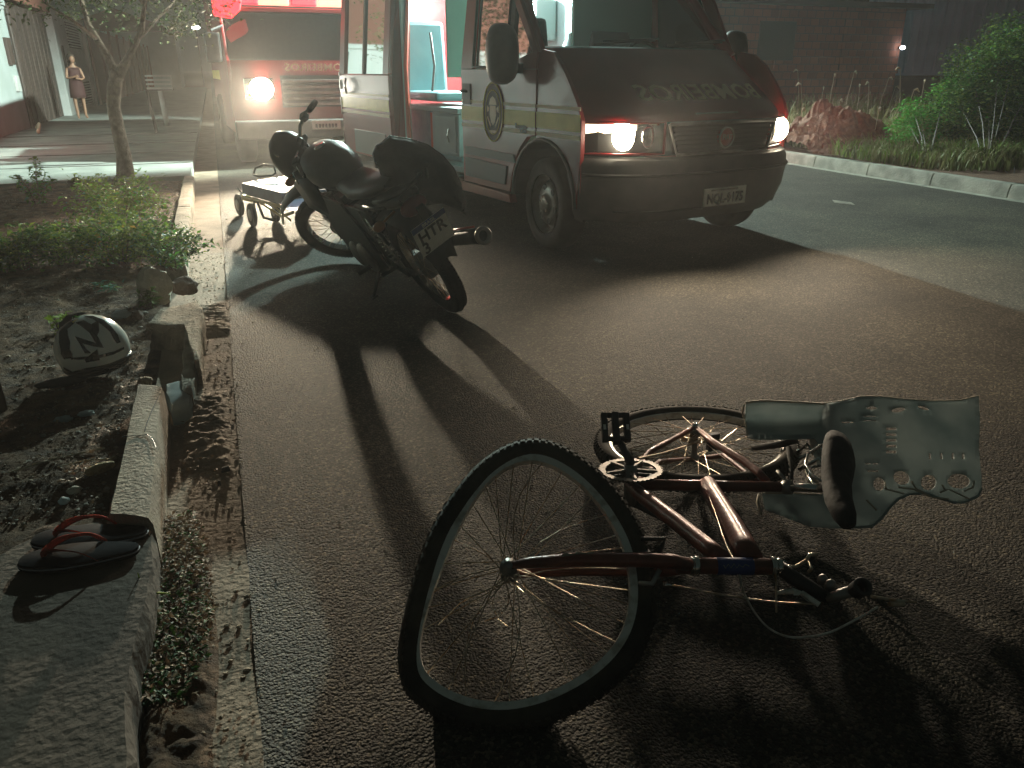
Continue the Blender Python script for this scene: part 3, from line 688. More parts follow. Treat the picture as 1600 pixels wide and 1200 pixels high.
# oval emblem with ring, helmet, axes and shield
em=MB(); E0=Vector((-1.010,1.52,.955))
def oval(a,c,n=40): return [(a*math.cos(2*math.pi*i/n),c*math.sin(2*math.pi*i/n)) for i in range(n)]
fe=lambda off:(lambda a,c,t:Vector((-1.0-off-t,1.52+a,.955+c)))
b=MB(); b.prism(oval(.165,.225),fe(.0085),0,.002); e0=b.build('emblem','garage',dr)
b=MB(); b.tube([fe(.011)(a,c,0) for a,c in oval(.158,.218)],.006,5,closed=True); b.tube([fe(.011)(a,c,0) for a,c in oval(.115,.165)],.004,5,closed=True); b.build('emblem_ring','gold',e0,smooth=True)
b=MB()
b.prism([(-.045,.05),(.045,.05),(.05,-.02),(.03,-.075),(0,-.10),(-.03,-.075),(-.05,-.02)],fe(.0105),0,.002)
b.prism([(-.06,.055),(-.04,.10),(0,.12),(.04,.10),(.06,.055)],fe(.0105),0,.002)
for s in (-1,1):
    b.prism([(s*.055,.03),(s*.09,.05),(s*.095,.0),(s*.07,.005)],fe(.0105),0,.002)
    b.prism([(s*.03,-.10),(s*.085,-.03),(s*.093,-.04),(s*.04,-.115)],fe(.0105),0,.002)
b.prism([(-.07,-.135),(.07,-.135),(.05,-.155),(-.05,-.155)],fe(.0105),0,.002)
b.build('emblem_shield','cream',e0)
for bod,yy,zz,s_ in (('Resgate',1.10,.872,.052),('Cbm',1.06,.842,.045)):
    text_mesh('door_lettering',bod,s_,lambda x,y,t,yy=yy,zz=zz:Vector((-1.0105-t,yy-x,zz+y)),'interior',dr,bold=.001)
# mirrors
for sx in (-1,1):
    b=MB(); c=Vector((sx*1.15,1.12,1.37)); 
    prof=[(.0,-.10),(.6,-.085),(.92,-.05),(1,0),(1,.05),(.9,.075)]
    rows=[[c+Vector((.115*r*math.copysign(abs(math.cos(t))**.75,math.cos(t)),h,.205*r*math.copysign(abs(math.sin(t))**.75,math.sin(t)))) for t in [2*math.pi*j/28 for j in range(28)]] for r,h in prof]
    b.grid(rows,True); mr=b.build('mirror','black',van,smooth=True)
    b=MB(); b.prism([(.10*math.cos(t),.185*math.sin(t)) for t in [2*math.pi*j/24 for j in range(24)]],lambda a,d,t:c+Vector((a,t,d)),.072,.077); b.build('mirror_glass','chrome',mr)
    b=MB(); b.box(min(sx*.98,sx*1.08),max(sx*.98,sx*1.08),1.08,1.16,1.24,1.31); b.build('mirror_arm','black',mr,bevel=.01)
# sill
b=MB(); b.prism([(1.27,.28),(4.0,.28),(4.0,.36),(2.07,.36),(1.30,.345)],lambda a,c,t:Vector((t,a,c)),-.995,-.93); b.build('sill','red',van,bevel=.006)
b=MB(); b.prism([(1.27,.28),(4.0,.28),(4.0,.36),(1.27,.36)],lambda a,c,t:Vector((t,a,c)),.93,.995); b.build('sill','red',van,bevel=.006)
b=MB(); b.box(-1.06,-.80,2.15,3.25,.36,.40); b.build('step','alu',van,bevel=.005)
# near-side body behind the opening, and roof
rb=[(3.30,.37),(3.78,.37)]+[(4.05+.40*math.cos(a),.36+.42*math.sin(a)) for a in [math.pi*(1-i/12) for i in range(13)] ]+[(4.48,.37),(5.12,.45),(5.15,1.2),(5.10,2.30),(3.30,2.30)]
rb=[(3.30,.37)]+[(3.95+.42*math.cos(a),.37+.43*math.sin(a)) for a in [math.pi*(1-i/12) for i in range(13)]]+[(5.12,.40),(5.15,1.2),(5.10,2.15),(3.30,2.15)]
panel('body_side',rb,'red',0,.03)
fb=[(1.27,.37),(2.10,.37)]
# far side: one skin with window hole approximated by frame strips
fs=[(.90,.82),(1.02,.80),(1.14,.70),(1.235,.52),(1.27,.37)]+[(3.95+.42*math.cos(a),.37+.43*math.sin(a)) for a in [math.pi*(1-i/12) for i in range(13)]]+[(5.12,.40),(5.15,1.27),(.90,1.27)]
panel('body_side',fs,'red',0,.03,1)
for a0,a1 in ((1.90,2.35),(3.15,3.4),(4.6,5.14)): panel('body_post',[(a0,1.27),(a1,1.27),(a1,2.15),(a0,2.15)],'red',0,.03,1)
panel('body_post',[(.90,1.27),(1.05,1.27),(1.50,2.15),(1.38,2.15)],'red',0,.03,1)
for a0,a1 in ((2.35,3.15),(3.4,4.6)): panel('side_window',[(a0,1.272),(a1,1.272),(a1,1.95),(a0,1.95)],'glass',-.012,.018,1,bev=0)
panel('side_window',[(1.07,1.272),(1.90,1.272),(1.90,2.1),(1.50,2.1)],'glass',-.012,.018,1,bev=0)
panel('body_rail',[(2.35,1.95),(4.6,1.95),(4.6,2.15),(2.35,2.15)],'red',0,.03,1)
panel('body_rail',[(1.40,1.951),(3.30,1.951),(3.30,2.15),(1.50,2.15)],'red',0,.03,-1)
# roof
b=MB(); rows=[]
for y,zc,hw in ((1.42,2.13,.80),(1.6,2.24,.86),(1.9,2.36,.88),(2.3,2.44,.88),(4.6,2.46,.88),(5.05,2.42,.87),(5.14,2.2,.90)):
    row=[]
    for i in range(17):
        s=-1+i/8; zz=2.14+(zc-2.14)*(1-abs(s)**4); row.append(Vector((s*(hw if abs(s)<1 else .905),y,zz)))
    rows.append(row)
b.grid(rows); b.build('roof','red',van,smooth=True)
b=MB(); b.box(-.90,.90,5.10,5.15,.42,2.2); b.build('rear_door','red',van,bevel=.01)
# light bar on the roof
b=MB(); b.box(-.75,.75,1.95,2.2,2.42,2.50); lb=b.build('light_bar','darkgrey',van,bevel=.01)
for x0 in (-.74,.14): MB().box(x0,x0+.6,1.96,2.19,2.502,2.60).build('beacon_lens','beacon',lb,bevel=.02)
# slid-back side door
sd=MB(); sdp=lambda a,c,t:Vector((-1.045+tumble(c)-t,a,c))
sd.prism([(3.45,.40),(4.85,.40),(4.85,1.22),(3.45,1.22)],sdp,0,.045); door=sd.build('sliding_door','red',van,bevel=.008)
for a0,a1 in ((3.45,3.60),(4.72,4.85)):
    b=MB(); b.prism([(a0,1.221),(a1,1.221),(a1,2.12),(a0,2.12)],sdp,0,.045); b.build('door_post','red',door,bevel=.006)
b=MB(); b.prism([(3.60,1.98),(4.72,1.98),(4.72,2.12),(3.60,2.12)],sdp,0,.045); b.build('door_rail','red',door)
for a0,a1 in ((3.61,4.14),(4.18,4.71)):
    b=MB(); b.prism([(a0,1.225),(a1,1.225),(a1,1.978),(a0,1.978)],sdp,.015,.022); b.build('door_window','glass',door)
b=MB(); b.prism([(4.14,1.222),(4.18,1.222),(4.18,1.98),(4.14,1.98)],sdp,.012,.04); b.build('window_bar','black',door)
for z0,z1,m in ((.875,.985,'gold'),(1.012,1.035,'cream'),(.822,.85,'cream')):
    b=MB(); b.prism([(3.47,z0),(4.84,z0),(4.84,z1),(3.47,z1)],lambda a,c,t:Vector((-1.092-t,a,c)),0,.003); b.build('stripe',m,door)
b=MB(); b.prism([(3.6,.42),(4.5,.42),(4.5,.66),(3.6,.66)],lambda a,c,t:Vector((-1.091-t,a,c)),0,.006); b.build('lower_panel','grey_panel',door,bevel=.003)
b=MB(); b.tube([(-1.11,4.62,1.02),(-1.125,4.62,1.10),(-1.11,4.62,1.18)],.012,6); b.build('handle','chrome',door,smooth=True)
# bright metal latch bits along the leading edges
for z0,z1 in ((1.06,1.16),(1.20,1.24),(.80,.98),(.62,.66),(.45,.60)): MB().box(-1.10,-1.07,4.853,4.875,z0,z1).build('latch','chrome',door)
# ---- interior
b=MB(); b.box(-.96,.96,1.95,5.05,.42,.47); b.build('cabin_floor','interior',van)
b=MB(); b.box(.88,.94,1.98,2.34,.47,2.1); b.box(.88,.94,3.16,5.05,.47,2.1); b.box(.88,.94,2.34,3.16,.47,1.26); b.build('cabin_lining','interior',van)
b=MB(); b.box(-.88,.88,1.98,5.0,2.12,2.14); b.build('cabin_ceiling','interior',van)
b=MB(); b.box(-.88,-.30,1.96,2.0,.47,1.30); b.box(.05,.92,1.96,2.0,.47,2.1); b.box(-.86,-.66,1.96,2.0,1.30,2.1); b.box(-.66,.05,1.96,2.0,1.95,2.1); b.build('partition','teal_paint',van)
b=MB(); b.box(-.86,-.42,2.6,2.62,1.2,2.1); b.build('partition_shelf','teal_paint',van)
# vertical pale edge at the rear of the opening (lining and door pillar)
b=MB(); b.box(-.985,-.93,3.30,3.34,.47,2.1); b.build('door_jamb','interior',van)
b=MB(); b.tube([(-.975,3.275,.45),(-.975,3.275,1.3),(-.90,3.275,2.1)],.022,6); b.build('jamb_seal','strap',van)
# attendant's seat on a bench seen through the opening
s=MB(); s.box(-.85,-.40,2.88,3.58,.985,1.07); s1=s.build('attendant_seat','teal_seat',van,bevel=.03)
s=MB(); mt=Matrix.Translation((-.62,3.56,1.0))@Matrix.Rotation(R(-6),4,'X'); s.box(-.24,.24,0,.09,0,.72,mt); s.build('backrest','teal_seat',s1,bevel=.04)
b=MB(); b.box(-.80,-.30,3.06,3.62,.475,.895); b.build('seat_base','mattress',van,bevel=.01)
b=MB(); b.box(-.84,-.25,2.46,3.02,.52,.895); cb=b.build('cabinet','interior',van,bevel=.01)
MB().box(-.87,-.23,2.42,3.64,.90,.945).build('cabinet_top','interior',cb,bevel=.008)
MB().box(-.852,-.84,2.50,2.98,.55,.87).build('cabinet_door','interior',cb,bevel=.004)
b=MB(); b.tube([(-.862,2.62,.64),(-.875,2.62,.70),(-.862,2.62,.76)],.008,6); b.build('handle','chrome',cb)
b=MB(); b.box(-.80,-.30,2.48,3.0,.475,.52); b.build('plinth','teal_seat',cb)
# oxygen bottle, belts and a bag on the far side
b=MB(); b.lathe([(0,0),(.08,.01),(.085,.05),(.085,.5),(.05,.58),(.025,.6),(.025,.66),(0,.66)],(.72,3.0,.95),(0,0,1),20); b.build('gas_bottle','grey_panel',van,smooth=True)
b=MB(); b.tube([(-.60,3.50,1.60),(-.66,3.30,1.30),(-.74,3.2,1.07)],.012,6); b.build('seat_belt','black',van)
b=MB(); b.box(.60,.86,3.45,4.0,1.55,1.95); b.build('overhead_locker','interior',van,bevel=.02)
MB().box(-.815,-.80,3.06,3.11,.5,.88).build('reflector','strap',van)
b=MB(); b.box(-.2,.5,3.4,4.9,.47,.82); b.build('stretcher_base','interior',van,bevel=.02)
b=MB(); b.ell((.1,3.0,1.2),(.22,.2,.3),12,8); 
MB().box(.5,.86,2.4,3.1,.95,1.25).build('equipment_case','strap',van,bevel=.03)
MB().box(.3,.52,2.9,3.4,.475,1.45).build('equipment_rack','black',van,bevel=.03)
b=MB(); b.box(.0,.5,3.3,4.0,2.105,2.118); b.build('ceiling_lamp','whitelit',van)
# front plate
b=MB(); b.box(-.205,.205,-.055,-.045,.37,.495); pl=b.build('license_plate','white_plate',van,bevel=.004)
text_mesh('plate_number','NQL-9175',.098,lambda x,y,t:Vector((x,-.057-t,.418+y)),'plate_text',pl,bold=.0022,sx=.82)
b=MB(); b.box(-.14,.12,-.0565,-.055,.474,.484); b.build('plate_line','paint',pl)
# wheels
def van_wheel(x,y,steer=0,sx=-1):
    mt=Matrix.Translation((x,y,.335))@Matrix.Rotation(steer,4,'Z')
    ax=(mt.to_3x3()@Vector((sx,0,0)))
    b=MB(); b.lathe([(.215,-.09),(.26,-.10),(.305,-.10),(.325,-.085),(.335,-.05),(.335,.05),(.325,.085),(.305,.10),(.26,.10),(.215,.09)],mt.translation,ax,48); wo=b.build('wheel','rubber',van,smooth=True)
    b=MB(); b.lathe([(.218,.10),(.222,.085),(.20,.07),(.19,.02),(.165,.035),(.15,.06),(.095,.075),(.07,.07),(.07,.09),(.035,.10),(.0,.10)],mt.translation,ax,40); b.build('rim','steel',wo,smooth=True)
    b=MB(); u=Vector((0,0,1)); v=ax.cross(u)
    for k in range(6):
        a=2*math.pi*k/6+.3; c=mt.translation+ax*.068+(u*math.cos(a)+v*math.sin(a))*.125; b.lathe([(.0,.004),(.024,.004),(.026,0)],c,ax,12)
    b.build('rim_hole','black',wo)
    b=MB()
    for k in range(5):
        a=2*math.pi*k/5; c=mt.translation+ax*.085+(u*math.cos(a)+v*math.sin(a))*.052; b.lathe([(0,.012),(.009,.012),(.010,0)],c,ax,6)
    b.build('wheel_nut','chrome',wo)
van_wheel(-.885,.80,R(-6)); van_wheel(.885,.80,R(-6),1); van_wheel(-.885,3.95); van_wheel(.885,3.95,0,1)

# ================================================================ FIRE TRUCK behind
TM=Matrix.Translation((1.4,11.7,0))@Matrix.Rotation(R(3),4,'Z')
trk=thing('fire_truck','red fire truck head-on behind the motorcycle with one blazing headlamp','truck',TM)
b=MB(); rows=[]
for z,y0,hw in ((.45,.05,1.12),(.55,0,1.15),(.95,.0,1.17),(1.38,.05,1.17)):
    rows.append([Vector((hw*math.copysign(abs(s)**.9,s),y0+.16*abs(s)**5,z)) for s in [-1+i/10 for i in range(21)]])
rows0=rows
b.grid(rows); b.build('cab_front','red_truck',trk,auto=40)
b=MB()
for sx in (-1,1): b.prism([(.16,.45),(.16,1.38),(.30,1.45),(.55,2.0),(1.9,2.05),(1.9,.45)],lambda a,c,t,sx=sx:Vector((sx*t,a,c)),1.13,1.17)
b.box(-1.13,1.13,.55,1.9,2.0,2.06); b.build('cab_side','red_truck',trk,bevel=.01)
b=MB(); b.grid([[Vector((s*1.12,.08+.14*abs(s)**5+.45*t,1.40+.58*t)) for s in [-1+i/8 for i in range(17)]] for t in (0,.5,1)]); b.build('windshield','glass',trk,smooth=True)
b=MB(); b.box(-1.1,1.1,.75,.80,.5,2.0); b.build('cab_back','black',trk)
MB().box(-1.18,1.18,-.16,.04,.38,.62).build('bumper','darkgrey',trk,bevel=.02)
b=MB()
for k in range(5): b.box(-.50,.50,-.03,-.005,.80+.075*k,.835+.075*k)
g=b.build('grille','steel',trk,bevel=.004)
MB().box(-.52,.52,-.004,.004,.78,1.19).build('grille_back','black',trk)
text_mesh('front_lettering','BOMBEIROS',.165,lambda x,y,t:Vector((x,-.004+.16*abs(x/1.15)**5-t+.03,1.29+y*.8)),'cream',trk,bold=.003,sx=1.0,mirror=True)
text_mesh('lettering_backing','',.1,lambda x,y,t:Vector((x,y,t)),'cream',trk) if False else None
b=MB(); b.box(-.2,.2,-.185,-.175,.49,.61); tp=b.build('license_plate','white_plate',trk); tp.location.x=.02
for k in range(7): MB().box(-.15+.045*k,-.122+.045*k,-.187,-.185,.515,.565).build('plate_mark','plate_text',tp)
for sx in (-1,1):
    b=MB(); b.box(min(sx*.62,sx*1.0),max(sx*.62,sx*1.0),-.03,-.004,.88,1.16); h=b.build('headlamp','chrome',trk,bevel=.02)
    b=MB(); b.ell((sx*.78,-.045,1.02),(.155,.04,.145),20,10); b.build('lamp_lens','hl_truck',h,smooth=True)
    b=MB(); b.box(min(sx*.93,sx*1.0),max(sx*.93,sx*1.0),-.035,-.03,.94,1.08); b.build('indicator','amber',h)
    b=MB(); b.box(min(sx*1.22,sx*1.42),max(sx*1.22,sx*1.42),.05,.14,1.35,1.72); m_=b.build('mirror','black',trk,bevel=.03)
    b=MB(); b.tube([(sx*1.17,.2,1.8),(sx*1.32,.1,1.74)],.02,6); b.build('mirror_arm','black',m_)
    for y in (.75,4.2):
        b=MB(); b.lathe([(.10,-.13),(.35,-.13),(.43,-.10),(.43,.10),(.35,.13),(.10,.13)],(sx*1.0,y,.43),(1,0,0),30); b.build('wheel','rubber',trk,smooth=True)
# roof light bar
MB().box(-1.06,1.06,.62,.92,2.06,2.09).build('light_bar_base','black',trk,bevel=.01)
for x0,x1,m in ((-1.05,-.62,'beacon'),(-.60,-.20,'beacon_hot'),(-.18,.18,'beacon'),(.20,.60,'beacon_hot'),(.62,1.05,'beacon')):
    MB().box(x0,x1,.64,.90,2.092,2.24).build('beacon_lens',m,trk,bevel=.02)
# lamp pod on the visor, left
b=MB(); b.prism([(-1.24,1.93),(-1.02,1.90),(-.90,2.0),(-.86,2.14),(-1.24,2.16)],lambda a,c,t:Vector((a,t,c)),.30,.46); b.build('side_beacon','beacon',trk,bevel=.02)
b=MB(); b.box(-1.05,1.18,2.0,6.0,.75,2.75); b.build('body','red_truck',trk,bevel=.02)
b=MB(); b.box(-1.055,1.185,2.1,5.9,1.1,1.25); b.build('stripe','gold',trk)
b=MB(); b.box(-.5,.5,.4,6,.42,.75); b.build('chassis','black',trk)
M['worn_ring']=mat('worn_chainring_steel',(.20,.16,.12),.5,.5,(.10,.08,.06),40)
# ================================================================ wheels (shared)
def pip(x,y,poly):
    c=False; n=len(poly)
    for i in range(n):
        x1,y1=poly[i]; x2,y2=poly[(i+1)%n]
        if (y1>y)!=(y2>y) and x<(x2-x1)*(y-y1)/(y2-y1)+x1: c=not c
    return c
from mathutils.geometry import delaunay_2d_cdt
def sheet2d(poly,holes,step,fn):
    """triangulated curved sheet with clean outline and openings; fn maps plan coords to space"""
    def dens(p):
        o=[]
        for i in range(len(p)):
            a,c=p[i],p[(i+1)%len(p)]; L=math.hypot(c[0]-a[0],c[1]-a[1]); k=max(1,int(L/step))
            o+=[(a[0]+(c[0]-a[0])*j/k,a[1]+(c[1]-a[1])*j/k) for j in range(k)]
        return o
    pts=[]; edges=[]
    for lp in [poly]+holes:
        d=dens(lp); o=len(pts); pts+=d; edges+=[(o+i,o+(i+1)%len(d)) for i in range(len(d))]
    xs=[p[0] for p in poly]; ys=[p[1] for p in poly]; y=min(ys)+step*.5
    while y<max(ys):
        x=min(xs)+step*.5
        while x<max(xs):
            if pip(x,y,poly) and not any(pip(x,y,h) for h in holes): pts.append((x,y))
            x+=step
        y+=step
    vs,es,fs,_,_,_=delaunay_2d_cdt([Vector(p) for p in pts],edges,[],0,1e-4)
    out=[]
    for f in fs:
        cx=sum(vs[i][0] for i in f)/len(f); cy=sum(vs[i][1] for i in f)/len(f)
        if pip(cx,cy,poly) and not any(pip(cx,cy,h) for h in holes): out.append(tuple(f))
    b=MB(); b.add([fn(v[0],v[1]) for v in vs],out); return b
def sweep_rect(path,ctr,nrm,w,h,closed=True):
    b=MB(); rows=[]
    for p in path:
        r=(p-ctr); r-=nrm*r.dot(nrm); r.normalize()
        rows.append([p+nrm*w/2+r*h/2,p+nrm*w/2*.8-r*h/2,p-nrm*w/2*.8-r*h/2,p-nrm*w/2+r*h/2])
    m=4; vs=[q for r in rows for q in r]; fs=[]; k=len(rows)
    for i in range(k):
        for j in range(4): fs.append((i*4+j,i*4+(j+1)%4,((i+1)%k)*4+(j+1)%4,((i+1)%k)*4+j))
    b.add(vs,fs); return b
def knobby(path,ctr,nrm,r,knob=.0045,m='rubber',every=1):
    b=MB(); b.tube(path,r,12,closed=True)
    k=len(path)
    for i in range(0,k,every):
        p=path[i]; q=path[(i+1)%k]; t=(q-p).normalized(); rad=(p-ctr); rad-=nrm*rad.dot(nrm); rad.normalize(); sd=t.cross(rad).normalized()
        for s in (-1,0,1):
            a=s*.75; d=(rad*math.cos(a)+sd*math.sin(a)); c=(p if s else p.lerp(q,.5))+d*(r+knob*.3); e=sd*math.cos(a)-rad*math.sin(a)
            mt=Matrix(((t.x,e.x,d.x,c.x),(t.y,e.y,d.y,c.y),(t.z,e.z,d.z,c.z),(0,0,0,1)))
            b.box(-.0055,.0055,-.006 if s else -.004,.006 if s else .004,-knob,knob*.7,mt)
    return b
def smooth_loop(pts,n):
    k=len(pts); out=[]
    for i in range(n):
        t=i*k/n; j=int(t); f=t-j; p0,p1,p2,p3=[pts[(j+d)%k] for d in (-1,0,1,2)]
        out.append(.5*((2*p1)+(-p0+p2)*f+(2*p0-5*p1+4*p2-p3)*f*f+(-p0+3*p1-3*p2+p3)*f**3))
    return out
def make_wheel(parent,ctr,nrm,rimpath,tyre_off,tyre_r,spokes,hub_r,hub_w,m_rim='alu',nspk=32,knob=.0045,bent=(),name='wheel',rim_w=.03,rim_h=.016,every=1,loose=(),m_tyre='rubber'):
    n=len(rimpath); tp=[]
    for p in rimpath:
        r=(p-ctr); r-=nrm*r.dot(nrm); r.normalize(); tp.append(p+r*tyre_off)
    w=knobby(tp,ctr,nrm,tyre_r,knob,every=every).build(name,m_tyre,parent,smooth=False,auto=40)
    w2=sweep_rect(rimpath,ctr,nrm,rim_w,rim_h).build('rim',m_rim,w,auto=50)
    b=MB(); b.lathe([(.0,-hub_w-.012),(.006,-hub_w-.012),(.006,-hub_w),(hub_r,-hub_w),(hub_r,-hub_w+.006),(hub_r*.55,-hub_w+.012),(hub_r*.5,hub_w-.012),(hub_r,hub_w-.006),(hub_r,hub_w),(.006,hub_w),(.006,hub_w+.012),(0,hub_w+.012)],ctr,nrm,18); b.build('hub','steel',w,smooth=True)
    u=(rimpath[0]-ctr).normalized(); v=nrm.cross(u)
    for i in range(nspk):
        sgn=1 if i%2 else -1; a=2*math.pi*i/nspk; idx=int(n*i/nspk)%n; rp=rimpath[idx]
        rv=(rp-ctr); aa=math.atan2(rv.dot(v),rv.dot(u))+(.9 if (i//2)%2 else -.9)
        hp=ctr+nrm*sgn*(hub_w-.003)+(u*math.cos(aa)+v*math.sin(aa))*hub_r*.85
        if i in loose:
            d=(rp-hp); e=hp+d*.62+v*.07*(1 if i%3 else -1)+u*.03; pts=[hp,hp+d*.3+nrm*.012,hp+d*.5+v*.02,e]
            pts=[hp]+[hp.lerp(e,t)+v*.035*math.sin(t*3.14)*(1 if i%3 else -1)+Vector((0,0,-.02*t)) for t in (.25,.5,.75)]+[e]
        elif i in bent: 
            sw=.035*(1 if i%4<2 else -1); pts=[hp.lerp(rp,t)+v*sw*math.sin(t*3.14)+nrm*.02*math.sin(t*3.14) for t in (0,.2,.4,.6,.8,1)]
        else: pts=[hp,rp-(rp-hp).normalized()*.004]
        MB().tube(pts,.00135,5).build('spoke','spoke',w)
    return w
# ================================================================ BICYCLE
bike=thing('bicycle','wrecked red bicycle lying on its side with a buckled front wheel','bicycle',Matrix.Translation(gp(1075,780,0)))
BM=bike.matrix_world.inverted()
def bk(o):   # keep world-space geometry while parenting
    o.matrix_parent_inverse=BM; return o
class _P: pass
faC=gp(795,890,.235); wt=gp(830,697,.43); wb=gp(780,1118,.030)
bdir=(wt-wb).normalized(); adir=(gp(1210,884,.25)-gp(1085,883,.25)).normalized()
wn=adir.cross(bdir).normalized()
if wn.dot(CP-faC)<0: wn=-wn
wc=(wt+wb)/2; wc=wc+wn*0
rim_px=[(832,712),(868,721),(905,746),(938,782),(962,822),(978,862),(985,905),(985,947),(976,985),(957,1018),(928,1047),(890,1072),(845,1091),(795,1101),(745,1098),(703,1084),(673,1065),(656,1043),(652,1012),(659,972),(674,925),(693,876),(713,830),(736,786),(762,749),(796,722)]
rimc=[planept(x,y,wc,wn) for x,y in rim_px]
def taco(p):   # the buckle pushes the rim out of its plane
    r=p-wc; a=math.atan2(r.dot(bdir),r.dot(adir)); return p+wn*(.028*math.cos(2*a+.6)*(r.length/.28))
hubc=planept(795,892,wc,wn)
def grow(p,d):
    r=(p-hubc).normalized(); return p+r*d
rp=smooth_loop([taco(grow(p,.004)) for p in rimc],96)
fw=make_wheel(bike,hubc,wn,rp,.022,.0235,None,.020,.034,nspk=36,bent=(1,5,8,12,19,20,27,30),loose=(16,22,24,25),rim_w=.034,rim_h=.022,name='wheel',m_tyre='tyre')
# parent inverse for a whole sub tree rooted at bike: children use world coordinates
rc=gp(1085,694,.095); rn=Vector((-.02,.09,.996)).normalized(); ru=rn.cross(Vector((0,1,0))).normalized(); rv=rn.cross(ru)
rr=[rc+(ru*math.cos(a)+rv*math.sin(a))*.287 for a in [2*math.pi*i/96 for i in range(96)]]
rw=make_wheel(bike,rc,rn,rr,.022,.027,None,.020,.05,nspk=36,rim_w=.028,rim_h=.020,m_tyre='tyre')
# ---- frame
BB=gp(985,757,.16); ST=gp(1228,761,.17); TJ=gp(1105,757,.165); HB=gp(1087,884,.25); HT=gp(1208,885,.25)
def D(a,c,t): return a.lerp(c,t)
fr=MB(); fr.tube([BB,D(BB,ST,.5),ST],[.0165,.0160,.0155],16); frame=fr.build('frame','bike',bike,smooth=True)
jA=gp(1128,874,.25); jB=gp(1172,874,.25)
b=MB(); b.tube([gp(984,758,.165),gp(1000,772,.17),gp(1060,818,.207),gp(1110,858,.24),jA],[.017,.0205,.021,.021,.021],16); b.build('down_tube','bike',frame,smooth=True)
b=MB(); b.tube([TJ,gp(1112,770,.17),gp(1140,815,.207),gp(1162,855,.238),jB],[.026,.0275,.0285,.030,.029],16); b.build('top_tube','bike',frame,smooth=True)
b=MB(); b.tube([HB,D(HB,HT,.5),HT],.0185,16); b.build('head_tube','bike',frame,smooth=True)
ux=(HT-HB).normalized()
for p,r in ((HB,.022),(HT,.022),(HT+ux*.012,.018),(HB-ux*.008,.02)):
    b=MB(); b.lathe([(r*.7,-.006),(r,-.006),(r,.006),(r*.7,.006)],p,ux,20,cap=True); b.build('headset_cup','chrome',frame,smooth=True)
# badge band with pale scribble on the head tube
b=MB(); b.lathe([(.0189,-.04),(.0192,-.04),(.0192,.04),(.0189,.04)],D(HB,HT,.5),ux,24); hb=b.build('head_badge','plate_blue',frame,smooth=True)
cdir=(CP-D(HB,HT,.5)); cdir-=ux*cdir.dot(ux); cdir.normalize(); udir=cdir.cross(ux)
b=MB(); b.tube([D(HB,HT,.5)+ux*(x*.9)+(cdir*math.cos(y)+udir*math.sin(y))*.0198 for x,y in [(-.032,.1),(-.028,-.25),(-.02,.2),(-.014,-.2),(-.006,.25),(0,-.2),(.006,.15),(.014,-.1),(.022,.2),(.03,0)]],.0011,5); b.build('badge_scroll','interior',hb)
# rear stays: upper (toward the viewer) and lower side
def stay(pts,r,nm): MB().tube(pts,r,10).build(nm,'bike',frame,smooth=True)
axu=rc+rn*.062; axl=rc-rn*.055
stay([axu+Vector((0,0,0)),gp(1120,695,.165),gp(1165,722,.172),gp(1185,738,.172),gp(1198,752,.172)],[.0085,.011,.012,.012,.0115],'seat_stay')
stay([axl,gp(1130,712,.07),gp(1175,748,.12),gp(1196,757,.15)],[.008,.009,.010,.010],'seat_stay')
stay([axu,gp(1015,706,.165),gp(1000,724,.165),gp(990,748,.165)],[.008,.0095,.0105,.011],'chain_stay')
stay([axl,gp(1030,722,.08),gp(1002,748,.12),gp(990,757,.14)],[.008,.0095,.0105,.011],'chain_stay')
for a_ in (axu,axl): MB().lathe([(.0,.014),(.010,.014),(.013,.0),(.024,-.001),(.024,-.006),(0,-.006)],a_,rn,14).build('axle_nut','chrome',frame,smooth=True)
# sprocket, chainrings, crank, pedal, chain
b=MB()
fn_=Vector((0.02,.13,.99)).normalized()
def gear(b,c,nr,r,teeth,th=.002):
    u=nr.cross(Vector((0,1,0))).normalized(); v=nr.cross(u); ro=[]
    for i in range(teeth*4):
        a=2*math.pi*i/(teeth*4); q=r+(.004 if i%4<2 else 0); ro.append((q*math.cos(a),q*math.sin(a),(r-.016)*math.cos(a),(r-.016)*math.sin(a)))
    rows=[[c+u*x0+v*y0+nr*th for x0,y0,x1,y1 in ro],[c+u*x1+v*y1+nr*th for x0,y0,x1,y1 in ro],[c+u*x1+v*y1-nr*th for x0,y0,x1,y1 in ro],[c+u*x0+v*y0-nr*th for x0,y0,x1,y1 in ro],[c+u*x0+v*y0+nr*th for x0,y0,x1,y1 in ro]]
    b.grid(rows,True)
    for k in range(5):
        a=2*math.pi*k/5; d=u*math.cos(a)+v*math.sin(a); b.tube([c,c+d*(r-.012)],.006,6)
gc=BB+fn_*.045
b=MB(); gear(b,gc,fn_,.088,42); cr=b.build('chainring','worn_ring',bike)
b=MB(); gear(b,gc-fn_*.012,fn_,.066,32); b.build('small_chainring','darkgrey',cr)
b=MB(); b.lathe([(0,-.06),(.019,-.06),(.019,.06),(0,.06)],BB,fn_,18); b.build('bottom_bracket','steel',frame,smooth=True)
PE=gp(968,690,.25)
b=MB(); b.tube([BB+fn_*.065,D(BB+fn_*.065,PE,.5)+fn_*.004,PE],[.014,.011,.010],10); ck=b.build('crank','darkgrey',bike,smooth=True)
